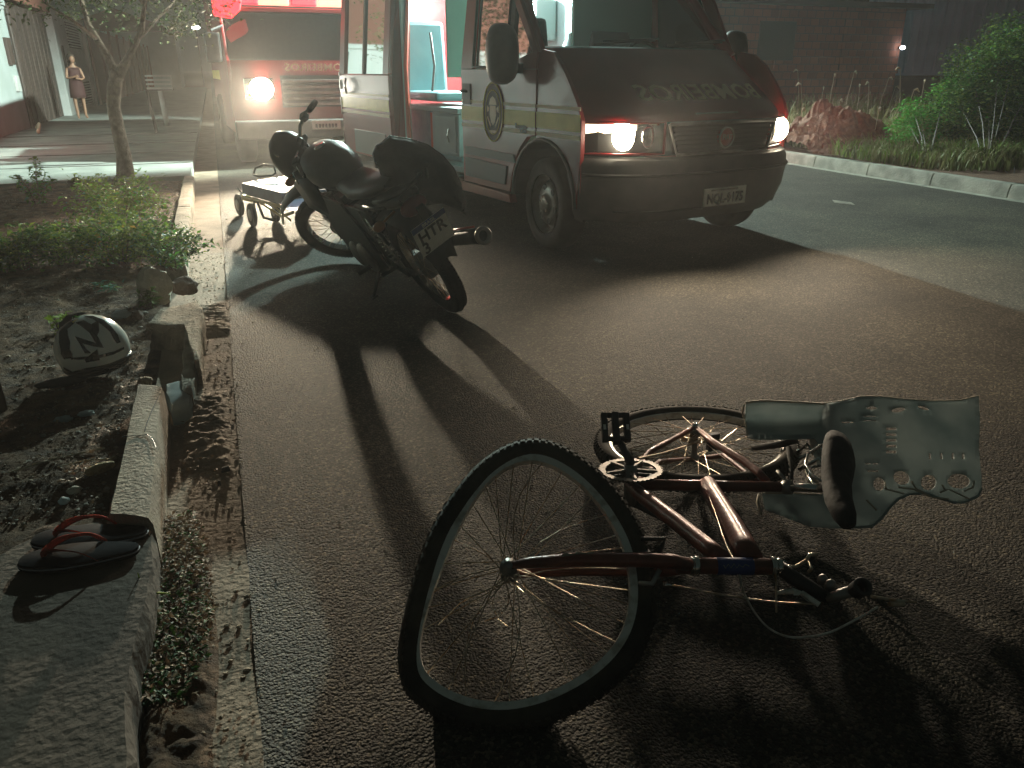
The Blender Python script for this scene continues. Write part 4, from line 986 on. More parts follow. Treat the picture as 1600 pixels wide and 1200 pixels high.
# pedal: cage with two side plates and grooves, standing on edge
pc=gp(962,668,.285); px_=(gp(985,668,.285)-gp(940,668,.285)).normalized(); py_=(gp(962,645,.31)-gp(962,690,.25)).normalized(); py_=(py_-px_*py_.dot(px_)).normalized(); pz_=px_.cross(py_)
pm=Matrix(((px_.x,py_.x,pz_.x,pc.x),(px_.y,py_.y,pz_.y,pc.y),(px_.z,py_.z,pz_.z,pc.z),(0,0,0,1)))
b=MB()
b.box(-.042,-.024,-.045,.045,-.012,.012,pm); b.box(.024,.042,-.045,.045,-.012,.012,pm); b.box(-.010,.010,-.052,.048,-.012,.012,pm)
for y in (-.042,.036): b.box(-.042,.042,y,y+.010,-.010,.010,pm)
pd=b.build('pedal','black',bike,bevel=.002)
for s in (-.034,.034):
    b=MB(); b.box(s-.004,s+.004,-.012,.004,-.0135,.0135,pm); b.build('pedal_reflector','alu',pd)
b=MB(); b.tube([PE,pc+py_*-.02,pc+py_*.04],.005,6); b.build('pedal_axle','chrome',pd)
# lower crank, below the frame
b=MB(); PL=BB-fn_*.055+Vector((.10,-.06,-.02)); PL.z=.055; b.tube([BB-fn_*.05,PL],[.013,.010],8); b.build('crank','darkgrey',bike,smooth=True)
# chain run
ch=[]
spr=rc+rn*.035
for t in [i/14 for i in range(15)]: ch.append(D(gc+ru*0+Vector((.055,.055,0)),spr+Vector((.03,-.03,0)),t)+Vector((0,0,-.01*math.sin(3.1*t))))
b=MB(); b.tube(ch,.0035,6); b.build('chain','spoke',bike)
b=MB(); gear(b,spr,rn,.045,20); gear(b,spr+rn*-.008,rn,.055,24); b.build('sprockets','spoke',bike)
b=MB(); b.box(-.02,.02,-.01,.01,-.03,.03,Matrix.Translation(spr+Vector((.04,-.05,-.01)))); b.tube([spr+Vector((.03,-.02,0)),spr+Vector((.05,-.07,-.02))],.006,6); b.build('rear_derailleur','black',bike,bevel=.003)
# ---- fork
crn=gp(1068,884,.25)
dA=hubc+wn*.052; dB=hubc-wn*.052
fk0=MB(); fk0.tube([HB-ux*.012,crn-ux*.015],.019,14); fork=fk0.build('fork','bike',bike,smooth=True)
for s,dd in ((1,dA),(-1,dB)):
    o_=wn*.045*s
    pts=[crn+ux*.01+o_*.2,crn-ux*.03+o_*.95,D(crn+o_,dd,.3)+bdir*.006,D(crn+o_,dd,.62)+bdir*.010,D(crn+o_,dd,.88)+bdir*.006,dd]
    b=MB(); b.tube(pts,[.015,.016,.016,.0155,.012,.008],12); bl=b.build('fork_blade','bike',fork,smooth=True)
    b=MB(); b.lathe([(0,.010),(.009,.010),(.011,.002),(.018,0),(.018,-.004),(0,-.004)],dd,wn*s,12); b.build('axle_nut','steel',bl,smooth=True)
    if s==1:
        q=D(crn+o_,dd,.62)+bdir*.010
        b=MB(); sp=[(-.035,.0),(-.028,.006),(-.012,.003),(0,.008),(.02,.006),(.037,.009),(.033,-.002),(.018,-.005),(.004,-.002),(-.012,-.007),(-.03,-.005)]
        up_=bdir; b.prism(sp,lambda a,c,t:q+ux*a+bdir*(c+.006)+wn*(.0125+t-abs(c)*.25),0,.0012); b.build('scraped_patch','bikebare',bl)
# brake arms on the fork
b=MB(); b.tube([crn-ux*.06+wn*.03+bdir*.02,crn-ux*.05+wn*.04+bdir*.05,crn-ux*.10+wn*.02+bdir*.055],[.006,.006,.005],8); b.box(-.018,.018,-.005,.005,-.006,.006,Matrix.Translation(crn-ux*.095+bdir*.02+wn*.02)); b.build('brake_arm','black',fork,bevel=.001)
b=MB(); b.tube([crn-ux*.06-bdir*.02+wn*.045,crn-ux*.075-bdir*.05+wn*.05,crn-ux*.10-bdir*.045+wn*.03],[.006,.006,.005],8); b.build('brake_arm','steel',fork,smooth=True)
# ---- seat post, saddle
SP=gp(1290,763,.20)
b=MB(); b.tube([ST,SP],.0125,14); b.build('seat_post','chrome',bike,smooth=True)
b=MB(); b.lathe([(.012,-.012),(.021,-.012),(.021,.012),(.012,.012)],ST+(SP-ST).normalized()*.004,(SP-ST),16,cap=True); b.tube([ST+Vector((0,.01,.02)),ST+Vector((0,.045,.03))],.005,6); b.build('seat_clamp','steel',bike,smooth=True)
s0=gp(1299,700,.235); s1=gp(1322,822,.20); sd=(s1-s0).normalized(); sup=(SP-ST).normalized(); sup=(sup-sd*sup.dot(sd)).normalized(); slat=sd.cross(sup)
prof=[(0,.006,.02),(.02,.034,.062),(.08,.046,.078),(.2,.050,.080),(.35,.048,.066),(.5,.044,.045),(.7,.040,.032),(.88,.034,.026),(.97,.024,.020),(1,.006,.004)]
b=MB(); L=(s1-s0).length; rows=[]
for t,hx,hz in prof:
    c=s0+sd*L*t+sup*(.012*math.cos(t*5)); rows.append([c+sup*hx*(math.sin(a) if math.sin(a)>0 else math.sin(a)*.75)+slat*hz*math.cos(a) for a in [2*math.pi*i/20 for i in range(20)]])
b.grid(rows,True); sad=b.build('saddle','cloth',bike,smooth=True)
sad_o=rows
for s in (-1,1):
    b=MB(); pts=[s0+sd*.03-sup*.02+slat*s*.035,s0+sd*.05-sup*.065+slat*s*.024,s0+sd*.10-sup*.075+slat*s*.021,s0+sd*.16-sup*.06+slat*s*.018,s0+sd*.21-sup*.02+slat*s*.012]; b.tube(pts,.0042,8); b.build('saddle_rail','chrome',sad,smooth=True)
# metal bracket frame behind the saddle (seen between tyre and saddle)
for a0,a1 in (((1238,712),(1262,694)),((1240,722),(1278,700)),((1248,735),(1280,716))):
    b=MB(); b.tube([gp(*a0,.13),gp(*a1,.17),gp(a1[0]+8,a1[1]+14,.16)],.006,8); b.build('rack_rod','chrome',bike,smooth=True)
b=MB(); b.grid([[gp(1262,678,.19),gp(1276,684,.19),gp(1288,700,.18)],[gp(1268,700,.16),gp(1282,708,.16),gp(1288,718,.16)],[gp(1276,726,.15),gp(1284,728,.15),gp(1289,730,.15)]]); o=b.build('rack_plate','alu',bike); mo=o.modifiers.new('s','SOLIDIFY'); mo.thickness=.004
b=MB(); b.grid([[gp(1258,735,.15),gp(1268,733,.15)],[gp(1262,752,.14),gp(1274,748,.14)],[gp(1270,760,.13),gp(1279,757,.13)]]); o=b.build('rack_plate','shell_edge',bike); mo=o.modifiers.new('s','SOLIDIFY'); mo.thickness=.004
b=MB(); b.tube([gp(1232,700,.15),gp(1236,740,.14),gp(1234,760,.14)],.008,8); b.tube([gp(1175,700,.10),gp(1220,694,.14),gp(1245,688,.17)],[.011,.013,.010],8); b.build('rear_rack','rubber',bike,smooth=True)
# ---- broken handlebar end, levers and cables
b=MB(); b.tube([HT+ux*.01,HT+ux*.05,gp(1262,874,.255)],[.0045,.004,.004],8); b.tube([gp(1260,874,.255),gp(1266,866,.262),gp(1276,867,.262)],.0045,6); b.tube([gp(1262,876,.255),gp(1268,888,.25),gp(1264,893,.25)],.004,6); b.build('stem_bolt','spoke',bike,smooth=True)
b=MB(); b.tube([gp(1211,880,.265),gp(1213,920,.235),gp(1213,957,.20)],.0022,6); b.build('brake_cable_stub','spoke',bike)
b=MB(); b.tube([HT+ux*.012,gp(1235,900,.235),gp(1262,916,.22),gp(1292,934,.20)],[.015,.017,.016,.013],12); hbm=b.build('handlebar','black',bike,smooth=True)
e0=gp(1292,936,.20); e1=gp(1334,922,.235); e2=gp(1347,917,.262)
b=MB(); b.tube([e0,D(e0,e1,.5),e1],.012,12); b.build('bar_end','steel',hbm,smooth=True)
b=MB(); b.lathe([(.012,-.035),(.0185,-.03),(.019,.0),(.020,.006),(.013,.008),(.012,-.02)],e2,(e2-e1)+Vector((-.01,-.02,.03)),20); b.build('grip','darkgrey',hbm,smooth=True)
b=MB(); b.tube([gp(1212,927,.21),gp(1222,925,.215),gp(1240,924,.22)],[.003,.005,.006],8); b.add([gp(1238,918,.225),gp(1258,926,.22),gp(1276,944,.21),gp(1262,940,.21),gp(1250,930,.215),gp(1240,930,.215)],[(0,1,2,3,4,5)]); b.tube([gp(1252,926,.222),gp(1280,945,.21)],.006,8); b.build('brake_lever','alu',hbm)
b=MB(); b.ell(gp(1285,906,.215),(.012,.012,.014),10,7); b.ell(gp(1297,915,.215),(.014,.012,.016),10,7); b.build('lever_clamp','steel',hbm,smooth=True)
b=MB(); b.tube([gp(1362,932,.16),gp(1398,938,.13),gp(1432,941,.12)],[.004,.0035,.002],6); b.tube([gp(1390,944,.13),gp(1412,944,.12)],.006,6); b.build('lever_tip','spoke',hbm)
def cable(px,zs,r,m,nm='cable'):
    P=[gp(x,y,z) for (x,y),z in zip(px,zs)]; o=[]
    for i in range(len(P)-1):
        p0=P[max(0,i-1)];p1=P[i];p2=P[i+1];p3=P[min(len(P)-1,i+2)]
        for k in range(5):
            f=k/5; o.append(.5*((2*p1)+(-p0+p2)*f+(2*p0-5*p1+4*p2-p3)*f*f+(-p0+3*p1-3*p2+p3)*f**3))
    o.append(P[-1]); b=MB(); b.tube(o,r,6); return b.build(nm,m,bike,smooth=True)
cable([(1046,914),(1075,919),(1110,926),(1160,934),(1215,941),(1278,944)],[.20,.2,.2,.2,.2,.205],.0022,'spoke','brake_cable')
cable([(1155,896),(1162,925),(1180,958),(1205,984),(1240,996),(1290,990),(1330,972),(1372,948)],[.24,.18,.12,.08,.06,.06,.08,.12],.0026,'alu','gear_cable')
cable([(1105,757),(1108,775),(1122,815),(1135,852),(1150,880)],[.19,.195,.22,.24,.255],.0018,'spoke','brake_cable')
b=MB(); b.ell(gp(1043,913,.2),(.012,.006,.006),8,6); b.tube([gp(1036,910,.2),gp(1050,915,.2)],.004,6); b.build('cable_barrel','chrome',bike,smooth=True)
# fix parents: everything above was built in world space
def world_children(root):
    inv=root.matrix_world.inverted()
    for c in root.children:
        c.matrix_parent_inverse=inv
bpy.context.view_layer.update(); world_children(bike)

# ================================================================ GREY PLASTIC SHELL against the saddle
def shz(x,y):
    t=(826-y)/(826-622); z=.03+.27*t
    if x<1290 and y<700: z+= -.05*math.sin(math.pi*max(0,min(1,(y-628)/62)))   # gutter-like leg
    z+=.02*math.sin((x-1300)/60)
    return z
def shp(x,y): return gp(x,y,shz(x,y))
def ov(cx,cy,a,c,n=14,rot=0): return [(cx+a*math.cos(t)*math.cos(rot)-c*math.sin(t)*math.sin(rot),cy+a*math.cos(t)*math.sin(rot)+c*math.sin(t)*math.cos(rot)) for t in [2*math.pi*i/n for i in range(n)]]
outl=[(1165,630),(1190,627),(1240,629),(1285,632),(1315,628),(1345,621),(1375,621),(1410,625),(1450,628),(1500,627),(1528,620),(1530,660),(1528,700),(1532,740),(1533,765),(1527,777),(1508,786),(1490,787),(1465,779),(1445,772),(1422,773),(1403,781),(1388,797),(1376,813),(1362,824),(1330,826),(1300,826),(1265,823),(1235,812),(1205,800),(1195,797),(1190,771),(1230,771),(1285,773),(1292,760),(1290,720),(1284,700),(1272,686),(1240,687),(1180,688),(1168,684),(1164,660)]
def rect(x0,x1,y0,y1): return [(x0,y0),(x1,y0),(x1,y1),(x0,y1)]
holes=[ov(1373,757,9,11),ov(1408,747,13,11,rot=.3),ov(1450,754,12,13,rot=.7),ov(1497,752,18,12),rect(1315,1333,659,662),rect(1349,1369,650,652),rect(1349,1369,657,659)]+[rect(x,x+4,708,718) for x in (1450,1468,1486,1502)]+[rect(1384,1400,668+9*k,673+9*k) for k in range(5)]+[rect(1355,1372,735,738),rect(1352,1360,724,726),rect(1364,1372,724,726),ov(1362,638,8,3),ov(1403,641,11,4,rot=-.2),ov(1442,638,9,3,rot=.3)]
sm=sheet2d(outl,holes,9,shp)
shell=sm.build('plastic_shell','shell',smooth=True); mo=shell.modifiers.new('s','SOLIDIFY'); mo.thickness=.0035
tag(shell,'bent grey green plastic shell with oval holes propped against the bicycle saddle','plastic panel')
b=MB(); b.tube([shp(x,y-1) for x,y in outl[0:11]],.0035,6); b.build('rolled_edge','shell_edge',shell,smooth=True)
b=MB(); b.tube([shp(1163,632),shp(1160,645),shp(1165,660),shp(1168,684)],.003,6); b.build('rolled_edge','shell_edge',shell,smooth=True)
b=MB(); b.tube([shp(1186,772),shp(1184,785),shp(1190,805)],[.004,.006,.003],6); b.tube([shp(1190,771),shp(1235,771),shp(1285,773)],.003,6); b.build('rolled_edge','shell_edge',shell,smooth=True)
b=MB(); b.tube([shp(x,y)+Vector((0,0,.003)) for x,y in outl[14:26]],.004,6); b.build('lower_edge','shell',shell,smooth=True)
for pl_ in ([(1380,752),(1383,765),(1410,772)],[(1402,762),(1425,765),(1455,778),(1480,781)],[(1422,752),(1429,764),(1450,775)],[(1467,770),(1480,765),(1512,780)],[(1470,758),(1475,768)],[(1505,768),(1518,762),(1520,752)],[(1352,782),(1368,798)]):
    b=MB(); b.tube([shp(x,y)+Vector((0,-.004,.004)) for x,y in pl_],.0028,6); b.build('strut_rib','shell_edge',shell,smooth=True)
# ================================================================ MOTORCYCLE
hu=Vector((-.205,.979,0)).normalized(); hl=Vector((-hu.y,hu.x,0)); LEAN=R(29)
mw=Vector((0,0,1))*math.cos(LEAN)+hl*math.sin(LEAN); mv=hl*math.cos(LEAN)-Vector((0,0,1))*math.sin(LEAN)
mo0=Vector((1.115,4.05,.015))
MM=Matrix(((hu.x,mv.x,mw.x,mo0.x),(hu.y,mv.y,mw.y,mo0.y),(hu.z,mv.z,mw.z,mo0.z),(0,0,0,1)))
moto=thing('motorcycle','black motorcycle leaning on its side stand with the handlebar turned left','motorcycle',MM)
def mwheel(c,nrm,ups,steer_fwd):
    c=Vector(c); nrm=Vector(nrm).normalized(); u=Vector(steer_fwd).normalized(); v=nrm.cross(u)
    rim=[c+(u*math.cos(a)+v*math.sin(a))*.232 for a in [2*math.pi*i/80 for i in range(80)]]
    return make_wheel(moto,c,nrm,rim,.035,.043,None,.05,.035,m_rim='chrome',nspk=32,knob=.003,rim_w=.05,rim_h=.02,every=1)
MR=.31
rw_=mwheel((0,0,MR),(0,1,0),None,(1,0,0))
# front assembly turned left about the steering axis
head=Vector((.99,0,.93)); rake=Vector((-math.sin(R(27)),0,math.cos(R(27))))
FM=Matrix.Translation(head)@Matrix.Rotation(R(50),4,rake)@Matrix.Translation(-head)
def F(x,y,z): return FM@Vector((x,y,z))
fa=F(1.30,0,MR); fdir=(FM.to_3x3()@Vector((1,0,0))); fn=(FM.to_3x3()@Vector((0,1,0)))
fw_=mwheel(fa,fn,None,fdir)
b=MB(); b.lathe([(0,-.05),(.075,-.05),(.08,-.03),(.08,.02),(.03,.03),(0,.03)],fa,fn,24); b.build('brake_drum','steel',fw_,smooth=True)
b=MB(); b.lathe([(0,-.05),(.075,-.05),(.08,-.03),(.08,.02),(.03,.03),(0,.03)],(0,0,MR),(0,1,0),24); b.build('brake_drum','steel',rw_,smooth=True)
for s in (-1,1):
    top=F(1.03,s*.09,.90); lo=F(1.285,s*.085,.32)
    b=MB(); b.tube([top,top.lerp(lo,.5)],.017,12); f1=b.build('fork_leg','chrome',moto,smooth=True)
    b=MB(); b.tube([top.lerp(lo,.42),lo,F(1.30,s*.085,.29)],[.026,.026,.020],12); b.build('fork_slider','darkgrey',f1,smooth=True)
b=MB(); b.box(-.03,.05,-.12,.12,-.015,.015,Matrix.Translation(Vector((0,0,0)))@FM@Matrix.Translation((1.02,0,.93))); b.box(-.03,.05,-.12,.12,-.015,.015,FM@Matrix.Translation((1.08,0,.76))); b.build('fork_clamp','black',moto,bevel=.006)
# high front mudguard under the cowl
b=MB(); rows=[]
for i in range(11):
    a=R(60)+R(85)*i/10; rr_=.43
    rows.append([F(1.27+rr_*math.cos(a),q*.07,MR+rr_*math.sin(a)-.02*abs(q)**2) for q in (-1,-.6,0,.6,1)])
b.grid(rows); o=b.build('front_mudguard','black',moto,smooth=True); m_=o.modifiers.new('s','SOLIDIFY'); m_.thickness=.004
# headlight cowl
b=MB(); c=(1.09,0,.93); prof=[(-.12,.04),(-.08,.10),(-.02,.135),(.04,.13),(.08,.105),(.09,.02)]
rows=[]
for h,r in prof: rows.append([F(c[0]+h,r*.95*math.cos(t),c[2]+r*1.25*math.sin(t)-.25*h) for t in [2*math.pi*i/22 for i in range(22)]])
b.grid(rows,True); cw=b.build('headlight_cowl','black',moto,smooth=True)
b=MB(); b.lathe([(0,.012),(.07,.008),(.085,-.01)],F(c[0]+.09,0,c[2]-.02),fdir,24); b.build('headlight','lensglass',cw,smooth=True)
# speedometer cluster, glints
for s in (-.055,.055):
    b=MB(); ax=(FM.to_3x3()@Vector((-.6,0,.8))); b.lathe([(0,.0),(.040,.0),(.045,-.01),(.045,-.05),(.02,-.06)],F(1.07,s,1.03),ax,20); q=b.build('instrument','black',moto,smooth=True)
    b=MB(); b.lathe([(.040,.001),(.046,.003),(.047,-.006)],F(1.07,s,1.03),ax,24); b.build('instrument_ring','chrome',q,smooth=True)
# handlebar, grips, levers, mirrors stalk
hbp=[(.90,.31,.97),(.93,.25,.99),(.985,.14,.99),(1.0,0,.96),(.985,-.14,.99),(.93,-.25,.99),(.90,-.31,.97)]
b=MB(); b.tube([F(*p) for p in hbp],.011,10); hb_=b.build('handlebar','chrome',moto,smooth=True)
for s in (-1,1):
    b=MB(); b.tube([F(.90,s*.31,.97),F(.92,s*.23,.99)],.018,10); b.build('grip','rubber',hb_,smooth=True)
    b=MB(); b.tube([F(.975,s*.20,.98),F(.99,s*.24,.98),F(.965,s*.32,.955)],[.007,.006,.005],6); b.build('lever','chrome',hb_,smooth=True)
    b=MB(); b.box(-.02,.025,-.025,.025,-.02,.02,FM@Matrix.Translation((.95,s*.19,.995))); b.build('switch_box','black',hb_,bevel=.006)
# indicators
for p in ((1.12,.17,.90),(1.12,-.17,.90)):
    b=MB(); b.ell(F(*p),(.028,.035,.025),10,7); b.tube([F(*p),F(1.10,p[1]*.4,.91)],.007,6); b.build('indicator','amber',moto,smooth=True)
for s in (-1,1):
    b=MB(); b.ell((-.22,s*.17,.72),(.028,.035,.025),10,7); b.tube([(-.22,s*.17,.72),(-.20,s*.06,.73)],.007,6); b.build('indicator','amber',moto,smooth=True)
# frame and tank
b=MB(); b.tube([head,(.93,0,.70),(.86,0,.48),(.70,0,.30),(.40,0,.27)],.018,10); b.tube([head,(.6,0,.76),(.30,0,.70),(.22,0,.45),(.33,0,.28)],.018,10); b.build('frame','black',moto,smooth=True)
for s in (-1,1):
    b=MB(); b.tube([(.30,s*.09,.70),(0,s*.10,.74),(-.20,s*.09,.77)],.011,8); b.build('subframe_rail','black',moto,smooth=True)
b=MB(); rows=[]
for x,zc,hh,hw in ((.32,.80,.03,.05),(.40,.81,.07,.09),(.50,.83,.10,.13),(.64,.855,.125,.15),(.77,.865,.115,.14),(.88,.86,.08,.10),(.94,.86,.02,.03)):
    rows.append([Vector((x,hw*math.copysign(abs(math.cos(t))**.8,math.cos(t)),zc+hh*(math.sin(t) if math.sin(t)>0 else .8*math.sin(t)))) for t in [2*math.pi*i/20 for i in range(20)]])
b.grid(rows,True); tk=b.build('fuel_tank','black',moto,smooth=True)
b=MB(); b.lathe([(0,.012),(.032,.010),(.035,0)],(.64,0,.975),(0,0,1),20); b.build('filler_cap','chrome',tk,smooth=True)
for s in (-1,1):
    b=MB(); b.grid([[Vector((x,s*(w_),z)) for x,w_,z in r] for r in ([(.66,.14,.86),(.84,.165,.84),(1.02,.17,.80)],[(.68,.14,.74),(.84,.17,.68),(.96,.18,.64)],[(.74,.12,.62),(.80,.13,.58),(.86,.13,.55)])]); o=b.build('radiator_shroud','black',moto,smooth=True); m_=o.modifiers.new('s','SOLIDIFY'); m_.thickness=.006
    b=MB(); b.prism([(.05,.50),(.36,.47),(.42,.70),(.10,.72)],lambda a,q,t:Vector((a,s*(t+.02*a),q)),.095,.112); b.build('side_cover','black',moto,bevel=.01)
b=MB(); rows=[]
for x,z,hw,hh in ((.52,.82,.07,.03),(.42,.80,.10,.045),(.2,.79,.125,.05),(0,.82,.115,.05),(-.15,.85,.09,.04),(-.22,.86,.05,.02)):
    rows.append([Vector((x,hw*math.cos(t),z+hh*math.sin(t))) for t in [2*math.pi*i/16 for i in range(16)]])
b.grid(rows,True); b.build('seat','black',moto,smooth=True)
# tail, rear mudguard, light
b=MB(); rows=[]
for x,z,hw,hh in ((.05,.74,.10,.05),(-.12,.77,.10,.055),(-.26,.79,.085,.05),(-.34,.80,.06,.03)):
    rows.append([Vector((x,hw*math.cos(t),z+hh*math.sin(t))) for t in [2*math.pi*i/16 for i in range(16)]])
b.grid(rows,True); b.f.append(tuple(range(16))); b.build('tail_fairing','black',moto,smooth=True)
b=MB(); b.ell((-.33,0,.745),(.035,.075,.045),16,10); b.build('tail_light','taillight',moto,smooth=True)
b=MB(); rows=[]
for x,z,w_ in ((.12,.66,.09),(-.05,.70,.095),(-.20,.69,.095),(-.29,.63,.09),(-.34,.52,.08),(-.36,.44,.06)):
    rows.append([Vector((x,w_*s,z-.03*s*s)) for s in (-1,-.5,0,.5,1)])
b.grid(rows); o=b.build('rear_mudguard','black',moto,smooth=True); m_=o.modifiers.new('s','SOLIDIFY'); m_.thickness=.005
for s in (-1,1):
    b=MB(); b.tube([(-.18,s*.12,.82),(-.30,s*.12,.84),(-.36,s*.06,.85),(-.37,0,.85)],.010,8); b.build('grab_rail','darkgrey',moto,smooth=True)
# number plate hanging from the mudguard (corners taken from its tilt)
PC=Vector((-.385,0,.60)); pt=Matrix.Translation(PC)@Matrix.Rotation(R(0),4,'X')@Matrix.Rotation(R(-14),4,'Y')
b=MB(); b.box(-.003,.0,-.10,.10,-.085,.085,pt); mp=b.build('number_plate','white_plate',moto,bevel=.003)
b=MB(); b.box(-.0045,-.003,-.099,.099,.055,.084,pt); b.build('plate_band','plate_blue',mp)
text_mesh('plate_band_letters','BRASIL',.026,lambda x,y,t:pt@Vector((-.0055-t*.3,-x,.069+y)),'white_plate',mp,bold=.0004)
text_mesh('plate_letters','HTR',.088,lambda x,y,t:pt@Vector((-.0045-t*.5,-x,.012+y)),'plate_text',mp,bold=.0018,sx=.95)
text_mesh('plate_letters','3',.088,lambda x,y,t:pt@Vector((-.0045-t*.5,.062-x,-.052+y)),'plate_text',mp,bold=.0018,sx=.95)
b=MB(); b.box(-.002,.02,-.02,.02,.07,.16,pt); b.build('plate_bracket','black',moto)
# swingarm, chain guard, shocks
for s in (-1,1):
    b=MB(); b.tube([(.42,s*.09,.33),(.2,s*.095,.32),(0,s*.085,.31)],.017,10); b.build('swingarm','black',moto,smooth=True)
    b=MB(); pts=[]
    a0=Vector((.02,s*.11,.36)); a1=Vector((.16,s*.11,.66))
    for i in range(73): t=i/72; ang=t*9*2*math.pi; pts.append(a0.lerp(a1,.15+.7*t)+Vector((.024*math.cos(ang),.024*math.sin(ang),0)))
    b.tube([a0,a1],.010,8); b.tube(pts,.004,5); b.build('shock_absorber','chrome',moto,smooth=True)
b=MB(); b.prism([(.02,.37),(.42,.40),(.42,.34),(.30,.35),(.02,.30)],lambda a,q,t:Vector((a,t,q)),.10,.115); b.build('chain_guard','black',moto,bevel=.004)
# engine
b=MB(); b.box(.42,.78,-.13,.13,.24,.44); b.ell((.50,.14,.34),(.11,.03,.10),18,10); b.ell((.66,.14,.33),(.09,.03,.09),18,10); b.ell((.60,-.14,.34),(.13,.03,.11),18,10); e_=b.build('engine','steel',moto,bevel=.02)
b=MB()
for k in range(7): b.box(.60,.78,-.09,.09,.45+.028*k,.462+.028*k)
b.box(.63,.75,-.06,.06,.44,.68); b.build('cylinder','darkgrey',e_)
for s in (-1,1):
    b=MB(); b.prism([(.28,.30),(.40,.22),(.82,.25),(.90,.42),(.93,.60),(.84,.74),(.40,.72),(.30,.55)],lambda a,q,t:Vector((a,s*(t-.03*abs(a-.6)),q)),.125,.140); b.build('lower_fairing','black',moto,bevel=.012)
# exhaust on the right side
b=MB(); b.tube([(.76,-.05,.55),(.88,-.08,.48),(.86,-.12,.30),(.70,-.15,.24),(.40,-.16,.25),(.15,-.17,.31)],.019,12); ex=b.build('exhaust_pipe','chrome',moto,smooth=True)
b=MB(); b.tube([(.18,-.17,.30),(.10,-.18,.33),(-.30,-.22,.41),(-.37,-.225,.42)],[.028,.040,.043,.042],20); mf=b.build('muffler','darkgrey',ex,smooth=True)
b=MB(); ax=Vector((-.47,-.04,.11)).normalized(); b.lathe([(.041,-.01),(.047,-.005),(.047,.008),(.040,.014),(.028,.012),(.025,-.03)],(-.375,-.226,.422),ax,24); b.build('muffler_tip','steel',mf,smooth=True)
b=MB(); b.tube([(.02,-.19,.395),(-.32,-.225,.465)],.006,6); b.build('muffler_red_reflection','strap',mf,smooth=True)  # red strip painted in as a reflection along the muffler
# foot pegs, stand, cable loop
for s in (-1,1):
    b=MB(); b.tube([(.46,s*.12,.30),(.46,s*.25,.31)],.013,8); b.build('foot_peg','rubber',moto,smooth=True)
    b=MB(); b.tube([(.10,s*.12,.36),(.10,s*.22,.37)],.012,8); b.build('passenger_peg','rubber',moto,smooth=True)
inv=MM.inverted()
foot=inv@gp(584,464,.012)
b=MB(); b.tube([(.50,.10,.26),(Vector((.50,.10,.26)).lerp(foot,.5))+Vector((0,0,.0)),foot],[.012,.011,.010],10); b.box(-.02,.03,-.02,.02,-.004,.004,Matrix.Translation(foot)); st_=b.build('side_stand','darkgrey',moto,smooth=False)
b=MB(); b.tube([Vector((.48,.105,.24)),Vector((.48,.105,.24)).lerp(foot,.45)+Vector((.02,0,0))],.006,8); b.build('stand_spring','steel',st_,smooth=True)
b=MB(); b.tube([(.14,.13,.72),(.10,.145,.62),(.08,.15,.50),(.11,.14,.38),(.16,.13,.33)],.0045,8); b.build('hose','steel',moto,smooth=True)
# padded black bag strapped over the tail, its own thing
bo=moto.matrix_world@Vector((-.10,-.02,.88)); bn=(CP-bo); bn=(bn-Vector((0,0,bn.z*.4))).normalized()
sil=[(586,229),(597,222),(608,212),(640,217),(668,226),(692,243),(709,263),(721,289),(729,318),(728,336),(713,326),(690,318),(655,322),(628,318),(606,300),(598,280),(590,262),(582,244)]
def edged(x,y):
    m_=1e9
    for i in range(len(sil)):
        (x1,y1),(x2,y2)=sil[i],sil[(i+1)%len(sil)]; L=(x2-x1)**2+(y2-y1)**2; t=max(0,min(1,((x-x1)*(x2-x1)+(y-y1)*(y2-y1))/L)); m_=min(m_,math.hypot(x-x1-t*(x2-x1),y-y1-t*(y2-y1)))
    return m_
def bagp(x,y,s):
    p=planept(x,y,bo,bn); d=edged(x,y); h=.13*min(1,d/26)**.6; crease=.014*math.sin((x*.6-y)*.09)+.012*noise.noise(Vector((x*.05,y*.05,s)))
    return p+bn*s*(h+(crease if d>3 else 0))
b=sheet2d(sil,[],5,lambda x,y:bagp(x,y,1)); b2=sheet2d(sil,[],5,lambda x,y:bagp(x,y,-1)); b.add(b2.v,[f[::-1] for f in b2.f])
bg_=b.build('bag','cloth',auto=50); tag(bg_,'bulky black cloth bag humped over the rear of the motorcycle','bag')
b=MB(); b.tube([planept(x,y,bo+bn*.004,bn) for x,y in sil[:8]],.0035,6); b.build('edge_highlight','darkgrey',bg_,smooth=True)  # lighter tube drawn as the highlight along the bag's top edge
b=MB(); b.tube([planept(x,y,bo+bn*.02,bn) for x,y in ((608,213),(600,222),(588,227),(582,240),(586,252),(596,262))],.004,6); b.build('strap','mattress',bg_,smooth=True)
b=MB(); b.box(-.02,.02,-.006,.006,-.012,.012,Matrix.Translation(planept(598,264,bo+bn*.03,bn))); b.build('buckle','chrome',bg_,bevel=.003)
b=MB(); b.tube([bagp(650,220,1)+bn*.004,bagp(664,262,1)+bn*.006,bagp(672,316,1)+bn*.004],.007,6); b.build('strap','darkgrey',bg_,smooth=True)
bpy.context.view_layer.update(); 

